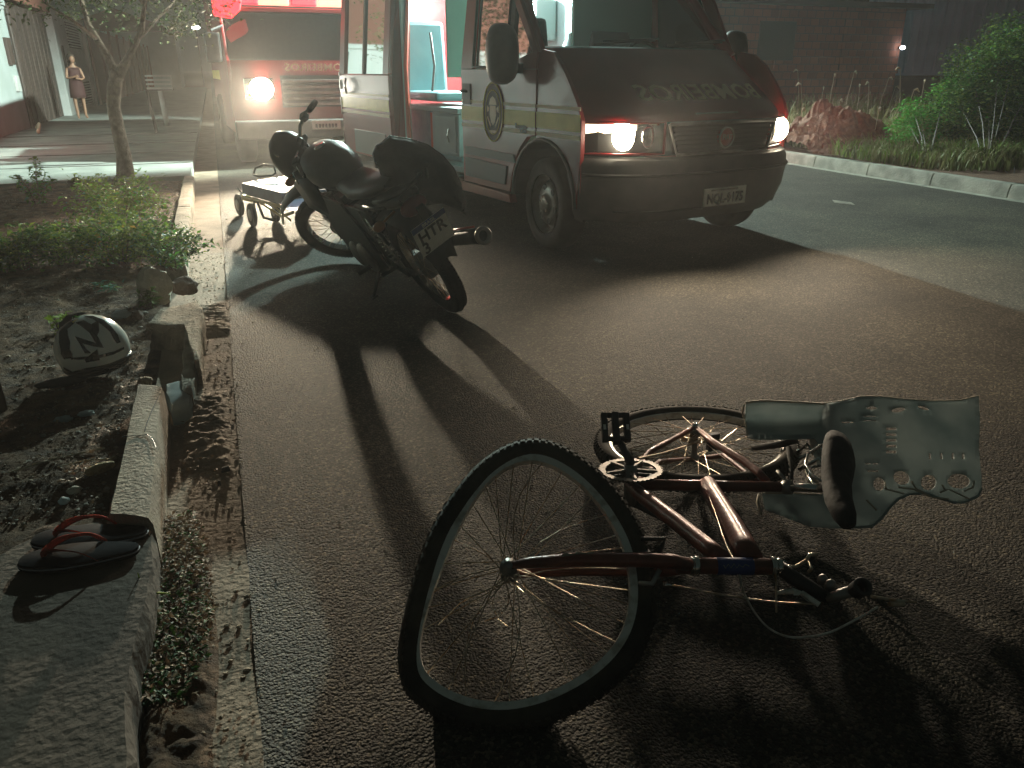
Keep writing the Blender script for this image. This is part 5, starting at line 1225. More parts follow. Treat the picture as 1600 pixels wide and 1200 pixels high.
# ================================================================ STRETCHER (collapsed, beyond the motorcycle)
gA=gp(372,282,.33); gB=gp(452,306,.33)   # left far corner, near left corner
def SP_(px,py,z): return gp(px,py,z)
str_=thing('stretcher','low ambulance stretcher with pale top and blue sides beyond the motorcycle','stretcher',Matrix.Translation((.55,7.4,0)))
c0,c1,c2,c3=SP_(377,285,.36),SP_(440,300,.36),SP_(540,292,.36),SP_(455,272,.36)
def q4(t,s,z): # bilinear over the bed top
    a=c0.lerp(c1,t); d=c3.lerp(c2,t); p=a.lerp(d,s); return Vector((p.x,p.y,z))
b=MB(); rows=[[q4(i/12,j/8,.355+.008*noise.noise(Vector((i*.9,j*.7,0)))) for j in range(9)] for i in range(13)]; b.grid(rows)
sheet_=b.build('mattress','mattress',str_,smooth=True)
b=MB(); ring=[q4(0,0,0),q4(1,0,0),q4(1,1,0),q4(0,1,0)]
b.grid([[Vector((p.x,p.y,.353)) for p in ring+ring[:1]],[Vector((p.x,p.y,.26)) for p in ring+ring[:1]]]); b.f.append((5,6,7,8)) ; b.build('mattress_side','mattress_side',str_)
# raised blue back part with curved cover toward the viewer
b=MB(); b.prism([(438,318),(455,298),(480,292),(505,289),(545,286),(540,318),(515,330),(470,330),(450,328)],lambda a,q,t:gp(a,q,.30+t),-.05,0.0); b.build('head_section','mattress_side',str_,bevel=.01)
b=MB(); b.prism([(482,292),(543,286),(545,302),(505,309),(492,305)],lambda a,q,t:gp(a,q,.305+t),0,.004); b.build('blue_pad','teal_seat',str_)
b=MB(); b.tube([gp(396,272,.36),gp(399,262,.42),gp(412,257,.45),gp(428,260,.44),gp(431,270,.38),gp(425,274,.36),gp(405,276,.36),gp(396,273,.36)],.010,8); b.build('rail_loop','darkgrey',str_,smooth=True)
b=MB(); ring=[q4(0,0,.24),q4(1,0,.24),q4(1,1,.24),q4(0,1,.24)]; b.tube(ring,.014,8,closed=True); b.build('side_frame','yellow_frame',str_,smooth=True)
b=MB(); b.tube([gp(378,310,.22),gp(410,318,.16),gp(440,338,.10),gp(458,332,.18)],.012,8); b.build('folded_leg','yellow_frame',str_,smooth=True)
b=MB(); b.tube([gp(400,310,.24),gp(412,340,.10),gp(432,345,.08)],.012,8); b.build('folded_leg','darkgrey',str_,smooth=True)
b=MB(); b.tube([gp(440,325,.22),gp(443,350,.05)],.010,8); b.tube([gp(425,320,.22),gp(455,345,.08)],.009,8); b.build('folded_leg','yellow_frame',str_,smooth=True)
for px,py in ((376,337),(396,354),(432,346),(505,335)):
    c=gp(px,py,0); cc=Vector((c.x,c.y,.10)); b=MB(); b.lathe([(.05,-.018),(.085,-.020),(.10,-.012),(.10,.012),(.085,.020),(.05,.018)],cc,(.9,.25,0),24); wq=b.build('caster_wheel','rubber',str_,smooth=True)
    b=MB(); b.lathe([(0,-.021),(.052,-.019),(.052,.019),(0,.021)],cc,(.9,.25,0),18); b.build('caster_hub','steel',wq,smooth=True)
    b=MB(); b.tube([cc+Vector((.03,0,0)),cc+Vector((.03,.02,.11)),cc+Vector((0,.03,.15))],.009,6); b.build('caster_fork','chrome',wq,smooth=True)
bpy.context.view_layer.update(); world_children(str_)
# ================================================================ SMALL THINGS AND PLANTS ON THE LEFT
rng=random.Random(11)
def bz(x,y): return bedz(x,y)
def bgp(px,py):
    p=gp(px,py,.1)
    for _ in range(3): p=gp(px,py,bz(p.x,p.y))
    return p
def stone(name,px,py,r,m,label,cat='stone',seed=0,group=None,z=None,rz=0,jit=.35,flat=False):
    p=bgp(px,py) if z is None else gp(px,py,z); b=MB(); b.ell((0,0,0),r,18,11,jit=jit,seed=seed)
    if flat: 
        for q in b.v: q.z=max(q.z,-r[2]*.5)
    o=b.build(name,m,auto=35); o.location=p+Vector((0,0,r[2]*.55)); o.rotation_euler=(0,0,rz); return tag(o,label,cat,group)
stone('rock',243,466,(.082,.055,.105),'rock','large pale rock standing beside the cracked kerb corner',cat='rock',seed=3,jit=.5)
stone('rock',288,455,(.08,.06,.05),'rock_brown','dark rock tucked between the pale rock and the kerb corner',cat='rock',seed=5)
stone('rock',120,292,(.085,.07,.06),'rock_brown','round brown rock near the pavement edge at the back of the bed',cat='rock',seed=8)
stone('stone',190,497,(.052,.035,.028),'shell','flat bluish stone behind the helmet',seed=9)
stone('stone',215,499,(.03,.03,.03),'rock_brown','brown stone between the bluish stone and the cracked kerb corner',seed=12)
stone('stone',222,491,(.030,.018,.012),'stone','thin grey stone slab leaning on the brown stone',seed=13)
stone('stone',192,513,(.012,.012,.010),'rubble','small tan pebble just below the bluish stone',seed=14)
stone('stone',118,770,(.022,.016,.013),'rock','pale pebble above the upper flip flop, larger of two',seed=15)
stone('stone',100,786,(.015,.013,.012),'shell','pale round pebble below the larger pale pebble near the flip flops',seed=16)
stone('stone',100,658,(.03,.02,.012),'shell','flat grey pebble in the shade under the helmet',seed=17)
stone('stone',135,648,(.03,.016,.010),'shell','thin grey pebble right of the flat grey pebble',seed=18)
stone('rock',228,600,(.03,.02,.02),'rubble','small rough rock on the far end of the loose kerb block',seed=19)
# corn cob
p=bgp(158,738); b=MB(); d=Vector((.9,.35,.05)).normalized()
rows=[]
for i in range(12):
    t=i/11; r=.017*math.sin(math.pi*(.12+.80*t))**.6; rows.append([d*(t-.5)*.085+Vector((-d.y*math.cos(a),d.x*math.cos(a),math.sin(a)))*r*(1+.07*math.sin(i*2.4)*math.cos(a*9)) for a in [2*math.pi*j/18 for j in range(18)]])
b.grid(rows,True); o=b.build('corn_cob','corn',smooth=True); o.location=p+Vector((0,0,.014)); tag(o,'dry bare corn cob lying in the dirt beside the kerb block','corn cob')
# flat dark scraps in the gutter
for i,(px,py,w_,h_,lab) in enumerate([(353,738,.03,.02,'dark flat scrap standing in the gutter near the asphalt, the wider one'),(343,690+70,.012,.02,'narrow dark scrap in the gutter left of the wider scrap')]):
    p=gp(px,py,.0); b=MB(); b.prism([(-w_/2,0),(w_/2,.002),(w_/2*.8,h_),(-w_/2*.7,h_*.9)],lambda a,q,t:p+Vector((a,t+q*.2,q)),0,.003); tag(b.build('scrap','darkgrey'),lab,'scrap')
# black stick / post at the left edge
p=bgp(12,640); b=MB(); pts=[p+Vector((-.02,0,-.02)),p+Vector((-.022,.005,.15)),p+Vector((-.030,.0,.36))]
t=thing('planting_stake','dark wooden stake cut off by the left edge of the picture','stake',Matrix.Translation(p))
b.tube([q-p for q in pts],[.022,.021,.020],8); b.build('stake_body','wood',t)
# ---- helmet
HCn=gp(145,545,.20)
hax=Vector((1,0,0))
hrot=Matrix.Rotation(R(-17),3,'Z')@Matrix.Rotation(R(-9),3,'Y')
HR=(.143,.130,.143)
hel=thing('motorcycle_helmet','white and black full helmet with zigzag graphics lying in the planting bed','helmet',Matrix.Translation(HCn))
b=MB(); n_=40; rows=[]
for i in range(22):
    ph=math.pi*.63*i/21; row=[]
    for j in range(n_):
        th=2*math.pi*j/n_; q=Vector((math.sin(ph)*math.cos(th)*HR[0],math.sin(ph)*math.sin(th)*HR[1],math.cos(ph)*HR[2]))
        if math.cos(ph)<0: q.x*=1-.05*(-math.cos(ph)); 
        row.append(hrot@q)
    rows.append(row)
b.grid(rows,True); helshell=b.build('shell','hwhite' if 'hwhite' in M else 'gate_white',hel,smooth=True)
def hsurf(px,py,off=.0015):
    # meets the helmet skin along this sight line when the graphic is laid out
    inv=hrot.inverted(); o=inv@(CP-HCn); d=inv@ray(px,py).normalized(); S=[1/(r+off) for r in HR]
    oo=Vector((o.x*S[0],o.y*S[1],o.z*S[2])); dd=Vector((d.x*S[0],d.y*S[1],d.z*S[2]))
    A=dd.dot(dd); B=2*oo.dot(dd); Cc=oo.dot(oo)-1; D_=B*B-4*A*Cc
    t=(-B-math.sqrt(max(0,D_)))/(2*A); q=o+d*t; return hrot@q
def hx(p): return (60+p[0]/7.5,460+p[1]/7.5)
def hdecal(nm,poly,m,off=.0015,par=None):
    pl=[hx(p) for p in poly]; b=sheet2d(pl,[],2.5,lambda x,y:hsurf(x,y,off)); return b.build(nm,m,par or helshell,smooth=True)
M['hblack']=mat('glossy_black_graphic',(.012,.011,.012),.15,0,coat=.5)
M['hwhite']=mat('glossy_white_shell',(.82,.86,.80),.2,0,coat=.6); helshell.data.materials[0]=M['hwhite']
hdecal('black_graphic',[(238,330),(300,300),(395,290),(430,330),(340,405),(345,470),(370,560),(365,640),(400,700),(400,745),(300,760),(262,700),(240,560)],'hblack')
hdecal('black_graphic',[(430,330),(530,300),(620,350),(705,300),(712,430),(690,480),(765,625),(650,610),(520,575),(560,640),(620,690),(545,690),(490,590),(425,490),(520,520),(672,570),(600,450),(500,370)],'hblack')
hdecal('black_graphic',[(520,250),(640,250),(770,300),(860,380),(930,470),(965,560),(920,575),(880,520),(840,440),(740,350),(640,290)],'hblack')
hdecal('black_graphic',[(380,745),(480,735),(700,715),(880,670),(1005,612),(1010,640),(880,705),(700,748),(480,765),(385,765)],'hblack',.0022)
hdecal('black_graphic',[(285,850),(400,905),(560,862),(700,842),(880,798),(1000,755),(1030,770),(1000,840),(820,910),(600,950),(350,950)],'hblack',.002)
hdecal('black_graphic',[(250,330),(330,245),(500,208),(600,212),(520,236),(440,262),(395,300),(330,320)],'hblack',.002)
hdecal('black_graphic',[(690,640),(720,770),(560,800),(540,760)],'hblack',.001)
hdecal('green_reflection',[(385,262),(430,238),(500,240),(470,268),(400,275)],'leaf_bright',.0022)  # green patch is a reflection on the gloss, laid on as colour
hdecal('gold_graphic',[(390,320),(470,285),(440,305),(405,332)],'gold',.0024)
# lower trim, visor slit and dark neck roll
def hring(ph,off,th0=0,th1=2*math.pi,n=40): return [hrot@Vector((math.sin(ph)*math.cos(t)*(HR[0]+off),math.sin(ph)*math.sin(t)*(HR[1]+off),math.cos(ph)*(HR[2]+off))) for t in [th0+(th1-th0)*i/n for i in range(n+1)]]
b=MB(); b.tube(hring(math.pi*.63,-.004)[:-1],.010,8,closed=True); b.build('edge_trim','black',helshell,smooth=True)
b=MB(); b.tube([q+Vector((0,0,-.022)) for q in hring(math.pi*.63,-.035)[:-1]],.028,10,closed=True); b.build('neck_roll','cloth',hel,smooth=True)
b=MB(); c=gp(95,597,.105)-HCn; rt=Matrix.Translation(c)@Matrix.Rotation(R(8),4,'Z'); b.ell((0,0,0),(.095,.035,.018),16,8); b.v=[rt@q for q in b.v]; b.build('chin_pad','cloth',hel,smooth=True)
# ---- flip flops
def flipflop(name,heel,toe,w,label,zz=.128):
    h=gp(*heel,zz); t=gp(*toe,zz); d=(t-h); L=d.length; d.normalize(); s=Vector((-d.y,d.x,0)); mid=(h+t)/2
    mt=Matrix(((d.x,s.x,0,mid.x),(d.y,s.y,0,mid.y),(0,0,1,zz),(0,0,0,1)))
    o=thing(name,label,'flip flop',mt)
    out=[]
    N=36
    for i in range(N):
        a=2*math.pi*i/N; x=math.cos(a)*L/2; u=(x/(L/2)+1)/2; ww=w*(.40+.13*u+ .035*math.sin(u*6.0-2.2)); out.append((x,ww*math.copysign(abs(math.sin(a))**.72,math.sin(a))))
    b=MB(); rows=[[Vector((x*k,y*k,z)) for x,y in out] for k,z in ((.96,0),(1,.004),(1,.016),(.985,.020),(.95,.021))]; b.grid(rows,True); b.f.append(tuple(range(len(b.v)-N,len(b.v)))); b.f.append(tuple(range(N))[::-1]); b.build('sole','flip',o,auto=40)
    b=MB(); b.tube([Vector((x*1.0,y*1.0,.012)) for x,y in out],.0022,5,closed=True); b.build('sole_edge','flip_edge',o,smooth=True)
    tx=L*.30
    for sg in (-1,1):
        pts=[Vector((tx,0,.022)),Vector((tx-.012,sg*.008,.038)),Vector((tx-.05,sg*.028,.052)),Vector((tx-.10,sg*w*.43,.045)),Vector((tx-.135,sg*w*.455,.020))]
        P2=[]
        for i in range(len(pts)-1):
            for k in range(5):
                f=k/5; p0=pts[max(0,i-1)];p1=pts[i];p2=pts[i+1];p3=pts[min(len(pts)-1,i+2)]; P2.append(.5*((2*p1)+(-p0+p2)*f+(2*p0-5*p1+4*p2-p3)*f*f+(-p0+3*p1-3*p2+p3)*f**3))
        P2.append(pts[-1]); rows=[]
        for i,p in enumerate(P2):
            t_=i/(len(P2)-1); ww=.0055+.0075*math.sin(math.pi*min(1,t_*1.1))
            rows.append([p+Vector((ww*.7,0,ww*.4)),p+Vector((0,sg*.002,.004)),p-Vector((ww*.7,0,ww*.4)),p-Vector((0,sg*.002,.003))])
        b=MB(); b.grid([r for r in rows],True); b.build('strap','strap',o,smooth=True)
    return o
flipflop('flip_flop',(232,838),(52,851),.100,'black flip flop with red straps, the upper one farther from the camera')
flipflop('flip_flop',(219,863),(31,886),.100,'black flip flop with red straps, the lower one nearer the camera',.130)
# ---- leafy plants
def leafy(name,label,cat,base,spread,height,n,size,mats,seed=1,stems=8,group=None,up=.35,kind=None):
    r=random.Random(seed); o=thing(name,label,cat,Matrix.Translation(base),group)
    if kind: o['kind']=kind
    b=MB(); tips=[]
    for i in range(stems):
        a=r.uniform(0,6.28); rr=r.uniform(.25,1)**.7; e=Vector((math.cos(a)*spread[0]*rr,math.sin(a)*spread[1]*rr,height*(1.05-.7*rr*rr)*r.uniform(.75,1.1)))
        pts=[Vector((e.x*.15,e.y*.15,-.02)),Vector((e.x*.45,e.y*.45,e.z*.6)),e]; b.tube(pts,[.004,.003,.0015],5); tips.append(pts)
    b.build('stems','bark',o)
    per=[MB() for _ in mats]
    for i in range(n):
        pts=tips[r.randrange(stems)]; t=r.random()**.6; p=pts[0].lerp(pts[1],t*2) if t<.5 else pts[1].lerp(pts[2],t*2-1)
        p=p+Vector((r.gauss(0,1),r.gauss(0,1),r.gauss(0,.6)))*.14*max(spread)*.5; p.z=max(p.z,.01)
        a=r.uniform(0,6.28); d=Vector((math.cos(a),math.sin(a),r.uniform(-.35,.75)))
        k=r.choices(range(len(mats)),[m[1] for m in mats])[0]; l=size*r.uniform(.55,1.3); per[k].leaf(p,d,Vector((r.gauss(0,.3),r.gauss(0,.3),1)),l,l*r.uniform(.35,.6),r.uniform(0,.5))
    for b,(m,_) in zip(per,mats):
        if b.v: b.build('foliage',m,o)
    return o
leafy('leafy_bush','broad leafy bush with yellowing leaves in the middle of the bed','bush',bgp(190,405),(.46,.62),.34,3600,.040,[('leaf',6),('leaf_dark',3),('leaf_lime',.6),('leaf_orange',.45),('leaf_teal',.25)],seed=3,stems=34)
leafy('leafy_bush','upper leafy clump rising behind the yellowing bush','bush',bgp(180,350),(.42,.75),.46,2400,.045,[('leaf',5),('leaf_bright',.6),('leaf_lime',.4),('leaf_teal',.4)],seed=5,stems=20)
leafy('leafy_bush','low leafy clump spilling over the kerb toward the gutter','bush',bgp(272,415),(.25,.48),.26,1500,.040,[('leaf',4),('leaf_dark',4),('leaf_bright',.5),('leaf_lime',.3),('leaf_teal',.4)],seed=7,stems=16)
leafy('leafy_bush','dark leafy clump at the left edge of the picture','bush',bgp(40,420),(.46,.5),.30,1700,.046,[('leaf',4),('leaf_dark',6),('leaf_lime',.2),('leaf_teal',.4)],seed=9,stems=18)
leafy('leafy_bush','sprawling leafy stems left of the yellowing bush','bush',bgp(105,410),(.40,.42),.22,1000,.044,[('leaf',4),('leaf_dark',5),('leaf_teal',.3)],seed=10,stems=14)
leafy('seedling','slender seedling growing near the pavement edge at the back left','plant',bgp(62,322),(.18,.22),.46,420,.055,[('leaf',4),('leaf_bright',1),('leaf_teal',.8)],seed=12,stems=8)
leafy('seedling','small tuft of green beside the base of the street tree','plant',bgp(172,292),(.3,.2),.16,220,.04,[('leaf',3),('leaf_lime',.8)],seed=13,stems=10)
leafy('sprout','lime green sprout just behind the helmet','plant',bgp(96,520),(.075,.06),.10,60,.045,[('leaf_lime',3)],seed=14,stems=7)
leafy('weed','thin grassy weed at the foot of the large pale rock','plant',bgp(232,482),(.07,.06),.10,60,.05,[('leaf',3),('grass',3)],seed=15,stems=10)
leafy('weed','bluish pieces of leaf litter below the yellowing bush','plant',bgp(170,455),(.17,.12),.05,60,.045,[('leaf_teal',3),('leaf',1)],seed=16,stems=8)
# two green grass blades by the slab
b=MB(); P0=gp(230,945,.0)
for e,hh in (((215,895),.15),((268,928),.09),((244,918),.06)):
    q=gp(e[0],e[1],hh); b.tube([P0,P0.lerp(q,.5)+Vector((0,0,.02)),q],[.003,.003,.0008],5)
tag(b.build('grass_blades','leaf_lime'),'two thin green grass blades rising beside the slab edge','grass')
# leaf litter and pebbles over the bed, one uncountable mass each
def scatter(name,m,n,area,size,seed,kindf='leaf',label=None,zf=bedz,flat=.5):
    r=random.Random(seed); b=MB()
    for _ in range(n):
        x,y=area(r)
        if x is None: continue
        z=zf(x,y)+.003; s=size*r.uniform(.4,1.4)*(1 if kindf=='leaf' else r.uniform(.5,1.2))
        if kindf=='leaf':
            a=r.uniform(0,6.28); b.leaf((x,y,z),(math.cos(a),math.sin(a),r.uniform(-.1,flat)),(r.gauss(0,.5),r.gauss(0,.5),1),s,s*r.uniform(.25,.6),r.uniform(0,.4))
        else: b.ell((x,y,z),(s*r.uniform(.7,1.3),s*r.uniform(.7,1.3),s*.6),6,4,jit=.4,seed=r.random()*99)
    o=b.build(name,m); tag(o,label,kind='stuff'); return o
def bed_area(r):
    y=2.0+ (9.8-2.0)*r.random()**1.9; x=-.46-3.2*r.random()**1.5*(.3+.09*y); return x,y
def notslab(r):
    x,y=bed_area(r)
    if y<2.2 and x>-.75: return None,None
    return x,y
scatter('leaf_litter','dry',5200,notslab,.020,21,label='dry leaf litter scattered over the planting bed soil')
scatter('gravel','stone',2400,notslab,.006,22,'p',label='small pebbles scattered over the planting bed soil')
scatter('soil_crumbs','soil_clod' if False else 'rubble',3200,notslab,.006,23,'p',label='crumbs of dirt scattered over the planting bed')
def gutz(x,y): return -.004+.012*fbm(x,y,3.0)
def pxarea(px0,px1,py0,py1):
    def f(r):
        p=gp(r.uniform(px0,px1),r.uniform(py0,py1),0); return p.x,p.y
    return f
# dried weeds filling the gutter beside the slab
b=MB(); b2=MB(); b3=MB(); r=random.Random(31)
def in_weeds(x,y):
    # pixel-free outline in road metres: wedge between slab face and gutter
    return True
for i in range(3800):
    py=r.uniform(812,1110); t=(py-812)/300; xl=238-38*t; xr_=312+22*math.sin(t*3.0)-60*max(0,t-.6)
    px=r.uniform(xl,xr_); p=gp(px,py,0); d_=min(1,(px-xl)/20,(xr_-px)/12+.2); h=.035*max(.1,d_)*r.random()
    a=r.uniform(0,6.28); l=.016*r.uniform(.5,1.5); bb=(b if (r.random()<.85-.30*(t>.35)) else b2) if r.random()<.9 else b3
    bb.leaf(p+Vector((0,0,h)),(math.cos(a),math.sin(a),r.uniform(-.2,.9)),(r.gauss(0,.5),r.gauss(0,.5),1),l,l*r.uniform(.3,.6),r.uniform(0,.5))
w0=tag(b.build('gutter_weeds','dry'),'mat of dried weeds in the gutter beside the slab',kind='stuff')
tag(b2.build('green_weeds','leaf_dark'),'low green weeds growing through the dried mat in the gutter',kind='stuff'); tag(b3.build('pale_litter','seed'),'pale leaf litter among the gutter weeds',kind='stuff')
# mound of soil under the weeds and down the gutter side
def soilheap(name,label,x0,x1,y0,y1,h,m='gutter',seed=0,fr=9):
    b=MB(); rows=[]; nx=40; ny=int(40*(y1-y0)/(x1-x0)); ny=min(260,max(20,ny))
    for i in range(ny+1):
        row=[]
        for j in range(nx+1):
            u=j/nx; v=i/ny; x=x0+(x1-x0)*u; y=y0+(y1-y0)*v; e=min(1,u*6+.3,(1-u)*4,v*6,(1-v)*6)
            z=h*e*(.35+.9*abs(fbm(x+seed,y,fr))+.5*fbm(x+seed,y,fr*.4))-.008*(1-e)
            row.append(Vector((x,y,z)))
        rows.append(row)
    b.grid(rows); return tag(b.build(name,m,smooth=True),label,kind='stuff')
soilheap('loose_soil','loose damp soil lying along the gutter beside the slab',-.31,-.16,1.10,2.05,.022,'soil')
soilheap('sand_ridges','churned sand with ridges in the gutter beside the loose kerb block',-.27,-.10,2.45,3.30,.020,'gutter',3,14)
soilheap('sand_ridges','dry sand drift in the gutter beside the cracked corner',-.24,-.05,4.05,4.75,.014,'gutter',7,12)
scatter('gutter_gravel','rubble',700,lambda r:(r.uniform(-.30,-.06),1.0+5*r.random()**1.4),.005,41,'p','fine grit scattered along the gutter',zf=lambda x,y:gutz(x,y)+.003)
scatter('road_gravel','stone',900,lambda r:(-.05+6*r.random()**1.6,1.0+7*r.random()),.0035,42,'p','fine grit scattered over the asphalt',zf=lambda x,y:.006*noise.noise(Vector((x*.8,y*.5,0)))+.001)
scatter('kerb_litter','dry',260,lambda r:(r.uniform(-.33,-.10),2.4+3.6*r.random()),.018,43,'leaf','dry leaves along the kerb foot',zf=lambda x,y:gutz(x,y)+.006)
# dry twigs over the bed
for i,(a_,c_) in enumerate((((10,745),(165,705)),((90,735),(175,722)))):
    p,q=bgp(*a_),bgp(*c_); b=MB(); b.tube([p+Vector((0,0,.012)),p.lerp(q,.5)+Vector((0,.01,.016)),q+Vector((0,0,.012))],.0022,5); tag(b.build('twig','seed'),['long dry twig lying left of the corn cob','short dry twig crossing just above the corn cob'][i],'twig')
# ---- street tree
tb=gp(196,276,.12); tr=thing('street_tree','young street tree with a forked trunk at the pavement edge','tree',Matrix.Translation(tb))
Yt=tb.y
def T_(px,py,dy=0):
    q=yp(px,py,Yt+dy); return q-tb
b=MB()
b.tube([Vector((0,0,-.05)),T_(193,240),T_(184,200),T_(177,165),T_(179,135),T_(184,112)],[.105,.078,.072,.07,.075,.07],14)
b.tube([T_(182,118),T_(170,92,.1),T_(152,62,.2),T_(138,38,.3),T_(128,5,.4),T_(118,-50,.5)],[.06,.045,.036,.03,.024,.012],10)
b.tube([T_(184,120),T_(200,92,-.1),T_(212,68,-.15),T_(221,45,-.2),T_(226,10,-.3),T_(236,-60,-.3)],[.06,.042,.034,.03,.022,.012],10)
b.tube([T_(216,62),T_(240,35,.3),T_(265,10,.5),T_(300,-30,.7)],[.022,.018,.014,.008],8)
b.tube([T_(150,60),T_(110,30,-.3),T_(70,5,-.5)],[.022,.016,.008],8)
b.tube([T_(226,10),T_(200,-30,.2),T_(180,-70,.3)],[.018,.014,.008],8)
b.build('trunk','bark',tr,smooth=True)
per=[MB(),MB()]; r=random.Random(51)
cl=[]
for i in range(130):
    px=r.uniform(30,345); py=r.uniform(-190,58)-(12 if px>290 else 0); dy=r.uniform(-1.3,1.3)
    if py>25 and not(150<px<330 or px<95): py-=45
    cl.append((T_(px,py,dy),r.uniform(.12,.30)))
for c,rad in cl:
    for k in range(int(34)):
        v=Vector((r.gauss(0,1),r.gauss(0,1),r.gauss(0,.7)))*rad*.6; a=r.uniform(0,6.28); l=.06*r.uniform(.6,1.3)
        per[r.random()<.4].leaf(c+v,(math.cos(a),math.sin(a),r.uniform(-.8,.4)),(r.gauss(0,.5),r.gauss(0,.5),1),l,l*.5,.2)
per[0].build('crown','leaf_tree',tr); per[1].build('crown','leaf_dark',tr)
# ---- litter basket on a post
pb=gp(245,207,.12); lb_=thing('litter_basket','slatted metal litter basket raised on a post on the far pavement','litter bin',Matrix.Translation(pb))
def LB(px,py): return yp(px,py,pb.y)-pb
z1=LB(250,118).z; z0=LB(250,140).z; x0=LB(229,130).x; x1=LB(269,130).x
b=MB(); b.tube([(0,.03,-.05),(-.03,.03,z0*.5),(-.05,.03,z0+.02)],.028,8); b.build('post','garage',lb_,smooth=True)
for k in range(4):
    zz=z0+.01+(z1-z0-.03)*k/3
    for yy in (-.18,.18): MB().box(x0,x1,yy-.008,yy+.008,zz,zz+.030).build('slat','gate_white',lb_)
MB().box(x1-.012,x1,-.18,.18,z0,z1).build('end_panel','gate_white',lb_); MB().box(x0,x0+.012,-.18,.18,z0,z1).build('end_panel','garage',lb_)
MB().box(x0,x1,-.18,.18,z0-.012,z0).build('basket_floor','garage',lb_)
pb2=gp(261,196,.12); b=MB(); b.tube([(0,0,0),(-.01,0,.35),(-.03,0,.72)],[.05,.055,.05],10); o=b.build('bollard','gate_white',smooth=True); o.location=pb2; tag(o,'short pale bollard right of the litter basket','bollard')

# ================================================================ FAR VERGE PLANTS
def vgp(px,py):
    p=gp(px,py,.25)
    for _ in range(4): p=gp(px,py,vz(p.x,p.y))
    return p
def bushy(name,label,cat,Y,blobs,n,size,mats,seed=1,trunk=None):
    """blobs: (px,py,dy,radius_m); leaves spread through the crown volume"""
    r=random.Random(seed); base=vgp(*trunk); o=thing(name,label,cat,Matrix.Translation(base)); per=[MB() for _ in mats]; tb_=MB()
    tot=sum(q[3]**2 for q in blobs)
    for px,py,dy,rad in blobs:
        c=yp(px,py,Y+dy)-base
        tb_.tube([Vector((0,0,-.1)),Vector((c.x*.4,c.y*.4,c.z*.45)),c],[.009,.006,.003],6)
        k=int(n*rad*rad/tot); subs=[c+Vector((r.gauss(0,1),r.gauss(0,1),r.gauss(0,1))).normalized()*rad*r.uniform(.35,1.05) for _ in range(max(5,k//26))]
        for i in range(k):
            s=subs[r.randrange(len(subs))]; p=s+Vector((r.gauss(0,1),r.gauss(0,1),r.gauss(0,1)))*rad*.20
            a=r.uniform(0,6.28); l=size*r.uniform(.6,1.4); q=r.choices(range(len(mats)),[m[1] for m in mats])[0]
            per[q].leaf(p,(math.cos(a),math.sin(a),r.uniform(-.5,.6)),(r.gauss(0,.5),r.gauss(0,.5),1),l,l*r.uniform(.35,.55),r.uniform(0,.3))
    tb_.build('trunk','garage',o)
    for b,(m,_) in zip(per,mats):
        if b.v: b.build('crown',m,o)
    return o
bushy('tall_shrub','tall dense green shrub at the right edge beyond the far kerb','shrub',8.6,[(1590,70,.3,.45),(1560,110,0,.5),(1520,120,.2,.42),(1500,165,0,.40),(1545,180,-.2,.5),(1600,170,0,.6),(1640,90,.2,.6),(1590,215,-.2,.45),(1535,225,-.1,.35),(1492,205,0,.28),(1650,200,0,.5)],34000,.060,[('leaf',4),('leaf_dark',8),('leaf_bright',.3)],seed=61,trunk=(1545,262))
bushy('bright_shrub','bright green shrub left of the tall shrub','shrub',8.9,[(1440,195,0,.22),(1418,190,.2,.2),(1390,222,0,.18),(1425,165,.3,.16),(1470,170,.1,.26),(1415,215,0,.20),(1400,232,-.1,.16),(1490,215,0,.28),(1450,230,-.1,.22),(1478,140,.2,.18)],8000,.05,[('leaf_bright',6),('leaf',2)],seed=62,trunk=(1450,258))
bushy('low_shrub','low shrub below the tall shrub in the bottom right of the verge','shrub',7.4,[(1560,258,0,.16),(1585,250,0,.18),(1605,262,0,.2),(1640,262,0,.25)],4200,.045,[('leaf',4),('leaf_dark',3)],seed=63,trunk=(1585,280))
# grass and seed heads
def vgrass(name,m,n,px0,px1,py0,py1,h,seed,label,w=.010):
    r=random.Random(seed); b=MB()
    for _ in range(n):
        qx,qy=r.uniform(px0,px1),r.uniform(py0,py1)
        if qy>232+.162*(qx-1230): continue
        p=vgp(qx,qy); a=r.uniform(0,6.28); hh=h*r.uniform(.4,1.2); d=Vector((math.cos(a),math.sin(a),0)); s=Vector((-d.y,d.x,0))*w
        q=p+Vector((0,0,hh*.6))+d*hh*.15; e=p+Vector((0,0,hh*r.uniform(.75,1.0)))+d*hh*r.uniform(.3,.7)
        b.add([p-s,p+s,q+s*.7,q-s*.7,e],[(0,1,2,3),(3,2,4)])
    return tag(b.build(name,m),label,kind='stuff')
vgrass('verge_grass','grass',6000,1232,1620,205,268,.26,71,'pale tufted grass along the far kerb')
vgrass('green_grass','leaf',3200,1300,1620,205,262,.24,72,'green grass mixed into the far verge')
vgrass('tall_grass','grass',1500,1225,1480,165,205,.5,73,'tall grass behind the heap of red earth',.012)
r=random.Random(81)
